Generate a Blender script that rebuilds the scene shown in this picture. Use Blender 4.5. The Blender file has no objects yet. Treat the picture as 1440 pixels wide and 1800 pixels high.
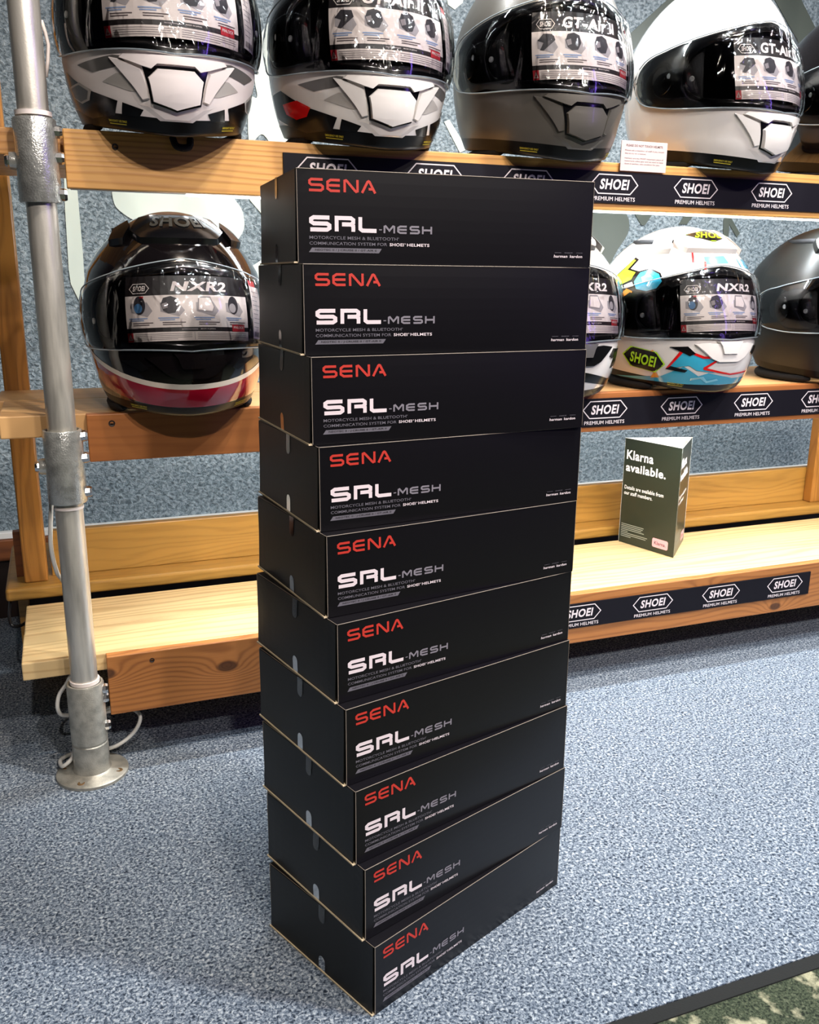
import bpy, bmesh, math, random
from mathutils import Vector, Matrix, Quaternion
from mathutils.bvhtree import BVHTree
from mathutils.geometry import tessellate_polygon
random.seed(7)
PI = math.pi
SC = bpy.context.scene
COL = SC.collection

# ------------------------------------------------------------------ camera
cam_d = bpy.data.cameras.new('camera')
cam_d.sensor_fit = 'HORIZONTAL'; cam_d.sensor_width = 36.0
cam_d.lens = 1574.4 * 36.0 / 1440.0
cam_d.clip_start = 0.05
cam = bpy.data.objects.new('camera', cam_d); COL.objects.link(cam)
F = Vector((0.3507, 0.9013, -0.2542)).normalized()
R = Vector((0.9328, -0.3603, 0.0090)); R = (R - F * R.dot(F)).normalized()
U = R.cross(F)
cam.matrix_world = Matrix(((R.x, U.x, -F.x, 0.0), (R.y, U.y, -F.y, -1.4322), (R.z, U.z, -F.z, 0.7984), (0, 0, 0, 1)))
SC.camera = cam

# ------------------------------------------------------------------ world and light
w = bpy.data.worlds.new('world'); SC.world = w; w.use_nodes = True
bg = w.node_tree.nodes['Background']; bg.inputs[0].default_value = (0.62, 0.74, 1.0, 1); bg.inputs[1].default_value = 0.15
SC.view_settings.view_transform = 'Standard'; SC.view_settings.look = 'None'
SC.view_settings.gamma = 1.0; SC.view_settings.use_curve_mapping = False
SC.view_settings.exposure = 0.85

def area(name, loc, target, sx, sy, power, color):
    l = bpy.data.lights.new(name, 'AREA'); l.shape = 'RECTANGLE'; l.size = sx; l.size_y = sy
    l.energy = power; l.color = color
    o = bpy.data.objects.new(name, l); COL.objects.link(o); o.location = loc
    o.rotation_euler = (Vector(target) - Vector(loc)).to_track_quat('-Z', 'Y').to_euler()
    return o
def spot(name, loc, target, power, color, ang=80, blend=0.6, rad=0.03):
    l = bpy.data.lights.new(name, 'SPOT'); l.energy = power; l.color = color
    l.spot_size = math.radians(ang); l.spot_blend = blend; l.shadow_soft_size = rad
    o = bpy.data.objects.new(name, l); COL.objects.link(o); o.location = loc
    o.rotation_euler = (Vector(target) - Vector(loc)).to_track_quat('-Z', 'Y').to_euler()
    return o
WARM = (1.0, 0.84, 0.70)
# ceiling spots over the display
spot('ceiling_spot_light', (0.35, -0.75, 2.45), (0.25, 0.0, 1.0), 30, WARM, 62)
spot('ceiling_spot_light', (0.95, -0.75, 2.45), (0.90, 0.0, 1.0), 34, WARM, 75)
spot('ceiling_spot_light', (1.60, -0.75, 2.45), (1.50, 0.0, 1.0), 34, WARM, 75)
# ceiling downlights of the shop floor, cool
for x, y, p in ((1.25, -1.0, 64), (1.9, -1.5, 66), (0.75, -1.7, 26), (2.4, -0.7, 44)):
    spot('ceiling_downlight', (x, y, 2.75), (x - 0.1, y + 0.45, 0.0), p, (0.88, 0.95, 1.0), 120, 0.9, 0.06)
for x, y, p in ((0.0, -3.0, 62), (0.8, -3.2, 84), (1.8, -3.1, 78)):
    spot('ceiling_downlight', (x, y, 2.6), (x * 0.6 + 0.3, 0.0, 0.9), p, (1.0, 0.91, 0.84), 70, 0.9, 0.05)
# violet sign light of the shop, to the right behind the camera
area('violet_sign_light', (2.35, -2.1, 1.55), (0.3, -0.3, 0.7), 0.12, 1.5, 3.6, (0.30, 0.16, 1.0))
# LED strips under the shelves and above the top row
def led(x0, x1, y, z, power, tilt=0.6):
    return area('led_light', ((x0 + x1) / 2, y, z), ((x0 + x1) / 2, y + tilt, z - 1.0), x1 - x0, 0.012, power, (0.90, 0.97, 1.0))
led(0.14, 2.0, 0.040, 0.9085, 7.0)
led(0.10, 2.0, 0.040, 0.5135, 5.6, 0.55)
led(0.45, 2.3, 0.060, 1.52, 13.0, 0.3)

# ------------------------------------------------------------------ materials
def new_mat(name):
    m = bpy.data.materials.new(name); m.use_nodes = True
    return m, m.node_tree, m.node_tree.nodes['Principled BSDF']
def lin(c):
    return tuple((v / 12.92 if v <= 0.04045 else ((v + 0.055) / 1.055) ** 2.4) for v in (x / 255.0 for x in c)) + (1.0,)
MAT = {}
def plain(name, rgb, rough=0.5, metal=0.0, coat=0.0, spec=0.5, bump=0.0, bscale=300, var=0.0):
    if name in MAT: return MAT[name]
    m, nt, b = new_mat(name)
    b.inputs['Base Color'].default_value = lin(rgb); b.inputs['Roughness'].default_value = rough
    b.inputs['Metallic'].default_value = metal; b.inputs['Coat Weight'].default_value = coat
    b.inputs['Coat Roughness'].default_value = 0.04; b.inputs['Specular IOR Level'].default_value = spec
    if bump or var:
        tc = nt.nodes.new('ShaderNodeTexCoord'); n = nt.nodes.new('ShaderNodeTexNoise')
        n.inputs['Scale'].default_value = bscale; n.inputs['Detail'].default_value = 3
        nt.links.new(tc.outputs['Object'], n.inputs['Vector'])
        if bump:
            bp = nt.nodes.new('ShaderNodeBump'); bp.inputs['Strength'].default_value = bump; bp.inputs['Distance'].default_value = 0.001
            nt.links.new(n.outputs['Fac'], bp.inputs['Height']); nt.links.new(bp.outputs['Normal'], b.inputs['Normal'])
        if var:
            n2 = nt.nodes.new('ShaderNodeTexNoise'); n2.inputs['Scale'].default_value = 14; n2.inputs['Detail'].default_value = 6
            nt.links.new(tc.outputs['Object'], n2.inputs['Vector'])
            mx = nt.nodes.new('ShaderNodeMix'); mx.data_type = 'RGBA'
            c = lin(rgb); mx.inputs[6].default_value = tuple(v * (1 - var) for v in c[:3]) + (1,); mx.inputs[7].default_value = tuple(min(1, v * (1 + var)) for v in c[:3]) + (1,)
            nt.links.new(n2.outputs['Fac'], mx.inputs[0]); nt.links.new(mx.outputs[2], b.inputs['Base Color'])
    MAT[name] = m
    return m
def math_node(nt, op, a, b=None, c=None):
    n = nt.nodes.new('ShaderNodeMath'); n.operation = op
    for i, v in enumerate((a, b, c)):
        if v is None: continue
        if isinstance(v, (int, float)): n.inputs[i].default_value = v
        else: nt.links.new(v, n.inputs[i])
    return n.outputs[0]
def wood(name, light, dark, rings=95, stretch=0.9, knots=(), rough=0.5, along='X', across='Z', wave=0.035, contrast=1.0, fine=0.35):
    m, nt, b = new_mat(name)
    tc = nt.nodes.new('ShaderNodeTexCoord'); sep = nt.nodes.new('ShaderNodeSeparateXYZ')
    nt.links.new(tc.outputs['Object'], sep.inputs[0])
    o = {'X': sep.outputs[0], 'Y': sep.outputs[1], 'Z': sep.outputs[2]}
    A, B = o[along], o[across]
    comb = nt.nodes.new('ShaderNodeCombineXYZ')
    other = [k for k in 'XYZ' if k not in (along, across)][0]
    nt.links.new(math_node(nt, 'MULTIPLY', A, stretch), comb.inputs[0])
    nt.links.new(math_node(nt, 'MULTIPLY', B, 7.0), comb.inputs[1]); nt.links.new(math_node(nt, 'MULTIPLY', o[other], 7.0), comb.inputs[2])
    n1 = nt.nodes.new('ShaderNodeTexNoise'); n1.inputs['Scale'].default_value = 2.2; n1.inputs['Detail'].default_value = 2
    nt.links.new(comb.outputs[0], n1.inputs['Vector'])
    coord = math_node(nt, 'MULTIPLY_ADD', n1.outputs['Fac'], wave * 2, B)
    coord = math_node(nt, 'MULTIPLY_ADD', o[other], 0.55, coord)
    kmask = None
    for (ka, kb, kr) in knots:
        da = math_node(nt, 'MULTIPLY', math_node(nt, 'SUBTRACT', A, ka), 0.55); db = math_node(nt, 'SUBTRACT', B, kb)
        d2 = math_node(nt, 'ADD', math_node(nt, 'MULTIPLY', da, da), math_node(nt, 'MULTIPLY', db, db))
        dist = math_node(nt, 'SQRT', d2)
        g = math_node(nt, 'EXPONENT', math_node(nt, 'MULTIPLY', dist, -1.0 / (kr * 1.5)))
        coord = math_node(nt, 'MULTIPLY_ADD', g, kr * 4.2, coord)
        k = math_node(nt, 'SUBTRACT', 1.0, math_node(nt, 'MULTIPLY', dist, 1.0 / (kr * 0.62)))
        k = math_node(nt, 'MULTIPLY', math_node(nt, 'MAXIMUM', k, 0.0), 2.5)
        k = math_node(nt, 'MINIMUM', k, 0.85)
        kmask = k if kmask is None else math_node(nt, 'MAXIMUM', kmask, k)
    s = math_node(nt, 'SINE', math_node(nt, 'MULTIPLY', coord, rings * 2 * PI))
    s = math_node(nt, 'MULTIPLY_ADD', s, 0.5, 0.5)
    s = math_node(nt, 'POWER', s, 2.2)
    comb2 = nt.nodes.new('ShaderNodeCombineXYZ')
    nt.links.new(math_node(nt, 'MULTIPLY', A, 6.0), comb2.inputs[0]); nt.links.new(math_node(nt, 'MULTIPLY', B, 170.0), comb2.inputs[1]); nt.links.new(math_node(nt, 'MULTIPLY', o[other], 170.0), comb2.inputs[2])
    n2 = nt.nodes.new('ShaderNodeTexNoise'); n2.inputs['Scale'].default_value = 3; n2.inputs['Detail'].default_value = 4
    nt.links.new(comb2.outputs[0], n2.inputs['Vector'])
    n3 = nt.nodes.new('ShaderNodeTexNoise'); n3.inputs['Scale'].default_value = 1.3; n3.inputs['Detail'].default_value = 3
    nt.links.new(comb.outputs[0], n3.inputs['Vector'])
    fac = math_node(nt, 'MULTIPLY', s, 0.55 * contrast)
    fac = math_node(nt, 'ADD', fac, math_node(nt, 'MULTIPLY', math_node(nt, 'SUBTRACT', n2.outputs['Fac'], 0.5), fine * 1.6))
    fac = math_node(nt, 'ADD', fac, math_node(nt, 'MULTIPLY', math_node(nt, 'SUBTRACT', n3.outputs['Fac'], 0.5), 0.9))
    fac = math_node(nt, 'MINIMUM', math_node(nt, 'MAXIMUM', fac, 0.0), 1.0)
    mx = nt.nodes.new('ShaderNodeMix'); mx.data_type = 'RGBA'; nt.links.new(fac, mx.inputs[0])
    mx.inputs[6].default_value = lin(light); mx.inputs[7].default_value = lin(dark)
    out = mx.outputs[2]
    if kmask is not None:
        mk = nt.nodes.new('ShaderNodeMix'); mk.data_type = 'RGBA'; nt.links.new(kmask, mk.inputs[0])
        nt.links.new(out, mk.inputs[6]); mk.inputs[7].default_value = lin(tuple(int(v * 0.50) for v in dark)); out = mk.outputs[2]
    nt.links.new(out, b.inputs['Base Color'])
    bp = nt.nodes.new('ShaderNodeBump'); bp.inputs['Strength'].default_value = 0.35; bp.inputs['Distance'].default_value = 0.0008
    nt.links.new(fac, bp.inputs['Height']); nt.links.new(bp.outputs['Normal'], b.inputs['Normal'])
    b.inputs['Roughness'].default_value = rough
    return m
def speckle(name, cols, scale, bump=0.8, dist=0.003, rough=0.95, aniso=1.0, blotch=None, coord='Object'):
    m, nt, b = new_mat(name)
    tc = nt.nodes.new('ShaderNodeTexCoord')
    mp = nt.nodes.new('ShaderNodeMapping'); mp.inputs['Scale'].default_value = (aniso, 1, 1)
    nt.links.new(tc.outputs[coord], mp.inputs[0])
    n = nt.nodes.new('ShaderNodeTexNoise'); n.inputs['Scale'].default_value = scale; n.inputs['Detail'].default_value = 2.5; n.inputs['Roughness'].default_value = 0.6
    n.inputs['Distortion'].default_value = 0.6
    nt.links.new(mp.outputs[0], n.inputs['Vector'])
    r = nt.nodes.new('ShaderNodeValToRGB'); nt.links.new(n.outputs['Fac'], r.inputs[0])
    el = r.color_ramp.elements
    pos = [0.33, 0.45, 0.56, 0.68]
    for i, c in enumerate(cols):
        e = el[i] if i < 2 else el.new(0.5)
        e.position = pos[i]; e.color = lin(c)
    for i, c in enumerate(cols): el[i].position = pos[i]; el[i].color = lin(c)
    out = r.outputs[0]
    if blotch:
        n2 = nt.nodes.new('ShaderNodeTexNoise'); n2.inputs['Scale'].default_value = blotch[1]; n2.inputs['Detail'].default_value = 5
        nt.links.new(tc.outputs[coord], n2.inputs['Vector'])
        r2 = nt.nodes.new('ShaderNodeValToRGB'); nt.links.new(n2.outputs['Fac'], r2.inputs[0])
        r2.color_ramp.elements[0].position = blotch[2]; r2.color_ramp.elements[1].position = blotch[2] + 0.06
        mx = nt.nodes.new('ShaderNodeMix'); mx.data_type = 'RGBA'; nt.links.new(r2.outputs[0], mx.inputs[0])
        nt.links.new(out, mx.inputs[6]); mx.inputs[7].default_value = lin(blotch[0]); out = mx.outputs[2]
    nt.links.new(out, b.inputs['Base Color'])
    bp = nt.nodes.new('ShaderNodeBump'); bp.inputs['Strength'].default_value = bump; bp.inputs['Distance'].default_value = dist
    nt.links.new(n.outputs['Fac'], bp.inputs['Height']); nt.links.new(bp.outputs['Normal'], b.inputs['Normal'])
    b.inputs['Roughness'].default_value = rough; b.inputs['Specular IOR Level'].default_value = 0.15
    return m
def clear(name, rough=0.02, tint=(1, 1, 1), refl=1.0):
    m = bpy.data.materials.new(name); m.use_nodes = True; nt = m.node_tree; nt.nodes.clear()
    o = nt.nodes.new('ShaderNodeOutputMaterial'); t = nt.nodes.new('ShaderNodeBsdfTransparent'); g = nt.nodes.new('ShaderNodeBsdfGlossy')
    t.inputs[0].default_value = tint + (1,); g.inputs['Roughness'].default_value = rough
    fr = nt.nodes.new('ShaderNodeFresnel'); fr.inputs[0].default_value = 1.45
    mx = nt.nodes.new('ShaderNodeMixShader')
    nt.links.new(math_node(nt, 'MULTIPLY', fr.outputs[0], refl), mx.inputs[0]); nt.links.new(t.outputs[0], mx.inputs[1]); nt.links.new(g.outputs[0], mx.inputs[2])
    nt.links.new(mx.outputs[0], o.inputs[0])
    return m

# ------------------------------------------------------------------ mesh building
class MB:
    def __init__(s): s.v = []; s.f = []; s.mi = []; s.mats = []
    def m(s, mat):
        if mat not in s.mats: s.mats.append(mat)
        return s.mats.index(mat)
    def add(s, vs, fs, mat):
        b = len(s.v); s.v += [tuple(v) for v in vs]; k = s.m(mat)
        for f in fs: s.f.append([b + i for i in f]); s.mi.append(k)
        return s
    def box(s, x0, x1, y0, y1, z0, z1, mat):
        vs = [(x, y, z) for z in (z0, z1) for y in (y0, y1) for x in (x0, x1)]
        return s.add(vs, [(0, 2, 3, 1), (4, 5, 7, 6), (0, 1, 5, 4), (2, 6, 7, 3), (0, 4, 6, 2), (1, 3, 7, 5)], mat)
    def tube(s, pts, r, mat, n=10, cap=True):
        pts = [Vector(p) for p in pts]; rs = r if isinstance(r, (list, tuple)) else [r] * len(pts)
        vs = []; up = Vector((0, 0, 1)); prev = None
        for i, p in enumerate(pts):
            t = (pts[min(i + 1, len(pts) - 1)] - pts[max(i - 1, 0)]).normalized()
            if prev is None:
                a = t.cross(up) if abs(t.z) < 0.9 else t.cross(Vector((1, 0, 0)))
            else: a = prev - t * prev.dot(t)
            a.normalize(); prev = a; b = t.cross(a)
            for k in range(n): vs.append(p + (a * math.cos(2 * PI * k / n) + b * math.sin(2 * PI * k / n)) * rs[i])
        fs = [(i * n + k, i * n + (k + 1) % n, (i + 1) * n + (k + 1) % n, (i + 1) * n + k) for i in range(len(pts) - 1) for k in range(n)]
        if cap: fs += [tuple(range(n))[::-1], tuple((len(pts) - 1) * n + k for k in range(n))]
        return s.add(vs, fs, mat)
    def lathe(s, c, prof, mat, n=40):
        vs = []; fs = []
        for (r, z) in prof:
            for k in range(n): vs.append((c[0] + r * math.cos(2 * PI * k / n), c[1] + r * math.sin(2 * PI * k / n), c[2] + z))
        for i in range(len(prof) - 1):
            for k in range(n): fs.append((i * n + k, i * n + (k + 1) % n, (i + 1) * n + (k + 1) % n, (i + 1) * n + k))
        return s.add(vs, fs, mat)
    def prism(s, poly, y0, y1, mat, fn=None):
        """2D polygon (x,z) extruded along y."""
        n = len(poly); tri = tessellate_polygon([[Vector((p[0], p[1], 0)) for p in poly]])
        vs = [(p[0], y0, p[1]) for p in poly] + [(p[0], y1, p[1]) for p in poly]
        fs = [tuple(t) for t in tri] + [tuple(n + i for i in t) for t in tri] + [(i, (i + 1) % n, n + (i + 1) % n, n + i) for i in range(n)]
        return s.add(vs, fs, mat)
    def build(s, name, parent=None, smooth=False, bevel=0.0, seg=2, xf=None, sharp=None, label=None, flipfix=True):
        me = bpy.data.meshes.new(name)
        vs = [tuple(xf @ Vector(v)) for v in s.v] if xf else s.v
        me.from_pydata(vs, [], s.f)
        for m in s.mats: me.materials.append(m)
        for p, k in zip(me.polygons, s.mi): p.material_index = k; p.use_smooth = smooth
        me.validate()
        if flipfix:
            bm = bmesh.new(); bm.from_mesh(me); bmesh.ops.recalc_face_normals(bm, faces=bm.faces); bm.to_mesh(me); bm.free()
        o = bpy.data.objects.new(name, me); COL.objects.link(o)
        if parent: o.parent = parent
        if bevel:
            b = o.modifiers.new('bevel', 'BEVEL'); b.width = bevel; b.segments = seg; b.limit_method = 'ANGLE'; b.angle_limit = math.radians(40)
        if sharp is not None and smooth:
            me.set_sharp_from_angle(angle=math.radians(sharp))
        if label: o['label'] = label
        return o
def thing(name, label, cat, loc=(0, 0, 0), rotz=0.0, group=None):
    o = bpy.data.objects.new(name, None); COL.objects.link(o); o.empty_display_size = 0.05
    o.location = loc; o.rotation_euler = (0, 0, rotz); o['label'] = label; o['category'] = cat
    if group: o['group'] = group
    return o
def tag(o, label, cat, group=None):
    o['label'] = label; o['category'] = cat
    if group: o['group'] = group
    return o
def struct(o): o['kind'] = 'structure'; return o

# ------------------------------------------------------------------ flat lettering (vector outlines, no files)
_tc = {}
def text2d(s, bold=0.0):
    key = (s, bold)
    if key in _tc: return _tc[key]
    cu = bpy.data.curves.new('t', 'FONT'); cu.body = s; cu.size = 1; cu.offset = bold * 0.8; cu.resolution_u = 3; cu.space_character = 1.0 + bold * 2.2
    ob = bpy.data.objects.new('t', cu); me = ob.to_mesh()
    vs = [(v.co.x, v.co.y) for v in me.vertices]; fs = [tuple(p.vertices) for p in me.polygons]
    ob.to_mesh_clear(); bpy.data.objects.remove(ob); bpy.data.curves.remove(cu)
    x0 = min(v[0] for v in vs); x1 = max(v[0] for v in vs); y0 = min(v[1] for v in vs); y1 = max(v[1] for v in vs)
    vs = [((v[0] - x0) / (x1 - x0), (v[1] - y0) / (y1 - y0)) for v in vs]
    _tc[key] = (vs, fs, (x1 - x0) / (y1 - y0)); return _tc[key]
class Print:
    """2D print (u right, v up), later mapped on to a surface by fn(u, v, lift)."""
    def __init__(s, cell=None): s.items = []; s.cell = cell
    def raw(s, vs, fs, mat, lift=0): s.items.append((vs, fs, mat, lift)); return s
    def text(s, t, x0, y0, x1, y1, mat, bold=0.0, shear=0.0, lift=2):
        vs, fs, asp = text2d(t, bold)
        if x1 is None: x1 = x0 + asp * (y1 - y0)
        h = y1 - y0
        vs = [(x0 + a * (x1 - x0 - shear * h) + shear * h * b, y0 + b * h) for a, b in vs]
        return s.raw(vs, fs, mat, lift)
    def poly(s, pts, mat, lift=0, cell=None):
        tri = tessellate_polygon([[Vector((p[0], p[1], 0)) for p in pts]])
        cell = cell or s.cell
        if cell is None: return s.raw(list(pts), [tuple(t) for t in tri], mat, lift)
        bm = bmesh.new(); bv = [bm.verts.new((p[0], p[1], 0)) for p in pts]
        for t in tri:
            try: bm.faces.new([bv[i] for i in t])
            except ValueError: pass
        for ax in (0, 1):
            lo = min(p[ax] for p in pts); hi = max(p[ax] for p in pts)
            n = int((hi - lo) / cell[ax])
            for i in range(1, n + 1):
                c = [0, 0, 0]; c[ax] = lo + (hi - lo) * i / (n + 1); no = [0, 0, 0]; no[ax] = 1
                bmesh.ops.bisect_plane(bm, geom=bm.verts[:] + bm.edges[:] + bm.faces[:], plane_co=c, plane_no=no)
        bm.verts.index_update()
        s.raw([(v.co.x, v.co.y) for v in bm.verts], [tuple(v.index for v in f.verts) for f in bm.faces], mat, lift); bm.free(); return s
    def rect(s, x0, y0, x1, y1, mat, lift=0, cell=None): return s.poly([(x0, y0), (x1, y0), (x1, y1), (x0, y1)], mat, lift, cell)
    def ell(s, cx, cy, rx, ry, mat, lift=1, n=18, rot=0):
        c, sn = math.cos(rot), math.sin(rot)
        p = [(rx * math.cos(2 * PI * k / n), ry * math.sin(2 * PI * k / n)) for k in range(n)]
        return s.poly([(cx + c * a - sn * b, cy + sn * a + c * b) for a, b in p], mat, lift)
    def line(s, pts, wd, mat, lift=1, closed=False):
        n = len(pts); L = []; Rr = []
        for i in range(n):
            p = Vector(pts[i])
            if closed: a = Vector(pts[i - 1]); b = Vector(pts[(i + 1) % n])
            else: a = Vector(pts[max(i - 1, 0)]); b = Vector(pts[min(i + 1, n - 1)])
            d1 = (p - a); d2 = (b - p)
            if d1.length < 1e-9: d1 = d2
            if d2.length < 1e-9: d2 = d1
            d1.normalize(); d2.normalize(); n1 = Vector((-d1.y, d1.x)); n2 = Vector((-d2.y, d2.x)); m = (n1 + n2)
            if m.length < 1e-6: m = n1.copy()
            m.normalize(); k = wd / 2 / max(0.5, m.dot(n1))
            L.append(tuple(p + m * k)); Rr.append(tuple(p - m * k))
        vs = L + Rr; rng = range(n if closed else n - 1)
        return s.raw(vs, [(i, (i + 1) % n, n + (i + 1) % n, n + i) for i in rng], mat, lift)
    def glyphs(s, word, x0, y0, x1, y1, wd, mat, widths=None, gap=0.2, lift=2):
        n = len(word); ws = widths or [1.0] * n; tot = sum(ws) + gap * (n - 1); k = (x1 - x0) / tot; x = x0; h = y1 - y0; e = wd / 2
        for ch, wv in zip(word, ws):
            gw = wv * k
            for pl in GLY[ch]:
                s.line([(x + e + p[0] * (gw - wd), y0 + e + p[1] * (h - wd)) for p in pl], wd, mat, lift)
            x += gw + gap * k
        return s
    def emit(s, mb, fn):
        for vs, fs, mat, lift in s.items: mb.add([fn(a, b, lift) for a, b in vs], fs, mat)
c_ = 0.14
GLY = {'S': [[(1.0, 1), (c_, 1), (0, 1 - c_), (0, .5 + c_), (c_, .5), (1 - c_, .5), (1, .5 - c_), (1, c_), (1 - c_, 0), (-0.05, 0)]],
       'E': [[(1.0, 1), (.25, 1), (0, .8), (0, .2), (.25, 0), (1.0, 0)], [(0, .5), (1, .5)]],
       'N': [[(0, -0.1), (0, .95), (.12, 1), (.2, .92), (.8, .08), (.88, 0), (1, .05), (1, 1.1)]],
       'A': [[(-0.02, -0.1), (.42, .95), (.5, 1), (.58, .95), (1.02, -0.1)], [(.5, .28), (.86, .28)]],
       'R': [[(0, -0.12), (0, 1), (1 - c_, 1), (1, 1 - c_), (1, .5 + c_), (1 - c_, .48), (.32, .48)], [(1 - c_, .48), (1, .36), (1, -0.12)]],
       'L': [[(0, 1.12), (0, c_), (c_, 0), (1.05, 0)]],
       'M': [[(0, -0.1), (0, .92), (.12, 1), (.5, .3), (.88, 1), (1, .92), (1, -0.1)]],
       'H': [[(0, -0.1), (0, 1.1)], [(1, -0.1), (1, 1.1)], [(0, .5), (1, .5)]],
       'O': [[(.5, 1), (c_, 1), (0, 1 - c_), (0, c_), (c_, 0), (1 - c_, 0), (1, c_), (1, 1 - c_), (1 - c_, 1), (.45, 1)]],
       'I': [[(.5, -0.1), (.5, 1.1)]]}
def emblem(P, cx, cy, wd, ht, m_line, m_text, m_fill=None, lw=None, cell=None, m_dark=None):
    """hexagonal maker's emblem with its lettering"""
    a, b = wd / 2, ht / 2; k = b * 0.95; lw = lw or ht * 0.075
    hexa = [(cx - a, cy), (cx - a + k, cy + b), (cx + a - k, cy + b), (cx + a, cy), (cx + a - k, cy - b), (cx - a + k, cy - b)]
    if m_fill: P.poly(hexa, m_fill, 1, cell)
    P.line(hexa, lw, m_line, 2, closed=True)
    P.text('SHOEI', cx - a * 0.64, cy - b * 0.56, cx + a * 0.64, cy + b * 0.56, m_text, bold=0.04, shear=0.14, lift=2)

# ------------------------------------------------------------------ shared materials
M_white_print = plain('white_print', (240, 228, 226), 0.5)
M_wall = speckle('blue_grey_textured_wall', [(76, 86, 92), (104, 115, 121), (127, 138, 144), (146, 156, 161)], 130, bump=0.7, dist=0.009, aniso=0.8)
M_carpet = speckle('blue_grey_carpet', [(36, 45, 58), (94, 106, 121), (142, 153, 165), (198, 205, 210)], 265, bump=0.9, dist=0.003)
M_mat = speckle('green_patterned_carpet', [(34, 40, 34), (58, 66, 52), (76, 84, 66), (98, 104, 84)], 300, bump=0.9, dist=0.003, blotch=((176, 172, 142), 24, 0.56))
M_edge = plain('dark_carpet_edging', (26, 28, 27), 0.9, bump=0.6, bscale=500)

# ------------------------------------------------------------------ structure
mb = MB(); mb.box(-3.2, 4.2, -0.752, 0.85, -0.05, 0.0, M_carpet); struct(mb.build('floor'))
mb = MB(); mb.box(-3.2, 4.2, -3.8, -0.770, -0.05, -0.003, M_mat); o = struct(mb.build('floor'))
mb = MB(); mb.box(-3.2, 4.2, -0.770, -0.752, -0.05, -0.001, M_edge); struct(mb.build('trim_1', bevel=0.0008))
mb = MB(); mb.box(-3.2, 4.2, 0.80, 0.90, 0.0, 2.9, M_wall); wall = struct(mb.build('wall_back'))
M_sk = plain('white_painted_trim', (225, 220, 214), 0.5)
M_br = wood('brown_stained_wood', (120, 66, 30), (74, 36, 18), rings=60)
M_db = plain('dark_brown_board', (38, 24, 20), 0.6)
mb = MB(); mb.box(-3.2, 4.2, 0.780, 0.80, 0.196, 0.212, M_sk); struct(mb.build('trim_2', bevel=0.002))
mb = MB(); mb.box(-3.2, 4.2, 0.772, 0.80, 0.145, 0.196, M_br); struct(mb.build('baseboard_back', bevel=0.003))
mb = MB(); mb.box(-3.2, 4.2, 0.785, 0.80, 0.0, 0.145, M_db); struct(mb.build('baseboard_back_lower', bevel=0.002))
# room shell behind and beside the camera (gives real bounce light and reflections)
M_rw = plain('painted_shop_wall', (70, 70, 76), 0.9); M_ceil = plain('ceiling_paint', (96, 96, 100), 0.9)
mb = MB(); mb.box(-3.3, -3.2, -3.8, 0.9, 0.0, 2.9, M_rw); struct(mb.build('wall_left'))
mb = MB(); mb.box(4.2, 4.3, -3.8, 0.9, 0.0, 2.9, M_rw); struct(mb.build('wall_right'))
mb = MB(); mb.box(-3.3, 4.3, -3.9, -3.8, 0.0, 2.9, M_rw); struct(mb.build('wall_front'))
mb = MB(); mb.box(-3.3, 4.3, -3.9, 0.9, 2.9, 3.0, M_ceil); struct(mb.build('ceiling'))

M_vl = plain('pale_grey_vinyl', (186, 194, 184), 0.35, bump=0.15, bscale=60); M_vd = plain('dark_grey_vinyl', (74, 80, 74), 0.35, bump=0.15, bscale=60)
DEC = {
'light': [
    [(0.044, 1.017), (0.07, 1.018), (0.069, 0.975), (0.07, 0.844), (0.069, 0.784), (0.057, 0.729), (0.039, 0.775), (0.037, 0.805), (0.04, 0.938)] ,
    [(0.142, 1.009), (0.142, 0.967), (0.147, 0.944), (0.172, 0.924), (0.215, 0.902), (0.213, 0.864), (0.396, 0.855), (0.422, 0.879), (0.44, 0.907), (0.436, 0.948), (0.415, 0.974), (0.396, 1.021)] ,
    [(0.436, 1.023), (0.525, 1.027), (0.501, 0.916), (0.483, 0.938), (0.454, 0.97)] ,
    [(0.428, 0.803), (0.491, 0.843), (0.494, 0.695), (0.459, 0.723)] ,
    [(0.476, 1.312), (0.549, 1.407), (0.603, 1.448), (0.596, 1.091), (0.513, 1.087), (0.497, 1.113), (0.485, 1.12), (0.463, 1.096), (0.454, 1.101), (0.458, 1.203), (0.482, 1.192), (0.473, 1.234)] ,
    [(0.951, 1.175), (0.965, 1.181), (1.017, 1.114), (0.996, 1.105)] ,
    [(0.948, 1.474), (1.002, 1.48), (0.995, 1.448), (0.974, 1.431), (0.956, 1.44)] ,
],
'dark': [
    [(1.458, 1.405), (1.627, 1.548), (1.672, 1.553), (1.475, 1.368)] ,
    [(1.923, 1.58), (2.018, 1.59), (2.118, 1.484), (2.101, 1.46), (2.072, 1.441), (2.049, 1.455)] ,
    [(2.063, 1.431), (2.122, 1.46), (2.203, 1.492), (2.222, 1.379), (2.076, 1.375)] ,
    [(1.354, 1.035), (1.482, 1.018), (1.499, 0.987), (1.521, 0.952), (1.518, 0.918), (1.479, 0.867), (1.46, 0.821), (1.368, 0.82)] ,
    [(1.497, 1.019), (1.632, 1.024), (1.571, 0.944), (1.56, 0.944)] ,
    [(1.77, 1.021), (1.744, 0.986), (1.714, 0.951), (1.687, 0.95), (1.734, 1.02)] ,
    [(1.843, 0.967), (1.857, 0.987), (1.906, 0.931), (1.897, 0.919), (1.865, 0.955), (1.866, 0.919), (1.847, 0.923)] ,
    [(1.929, 1.027), (1.975, 1.029), (1.959, 0.977)] ,
],
}
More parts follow.
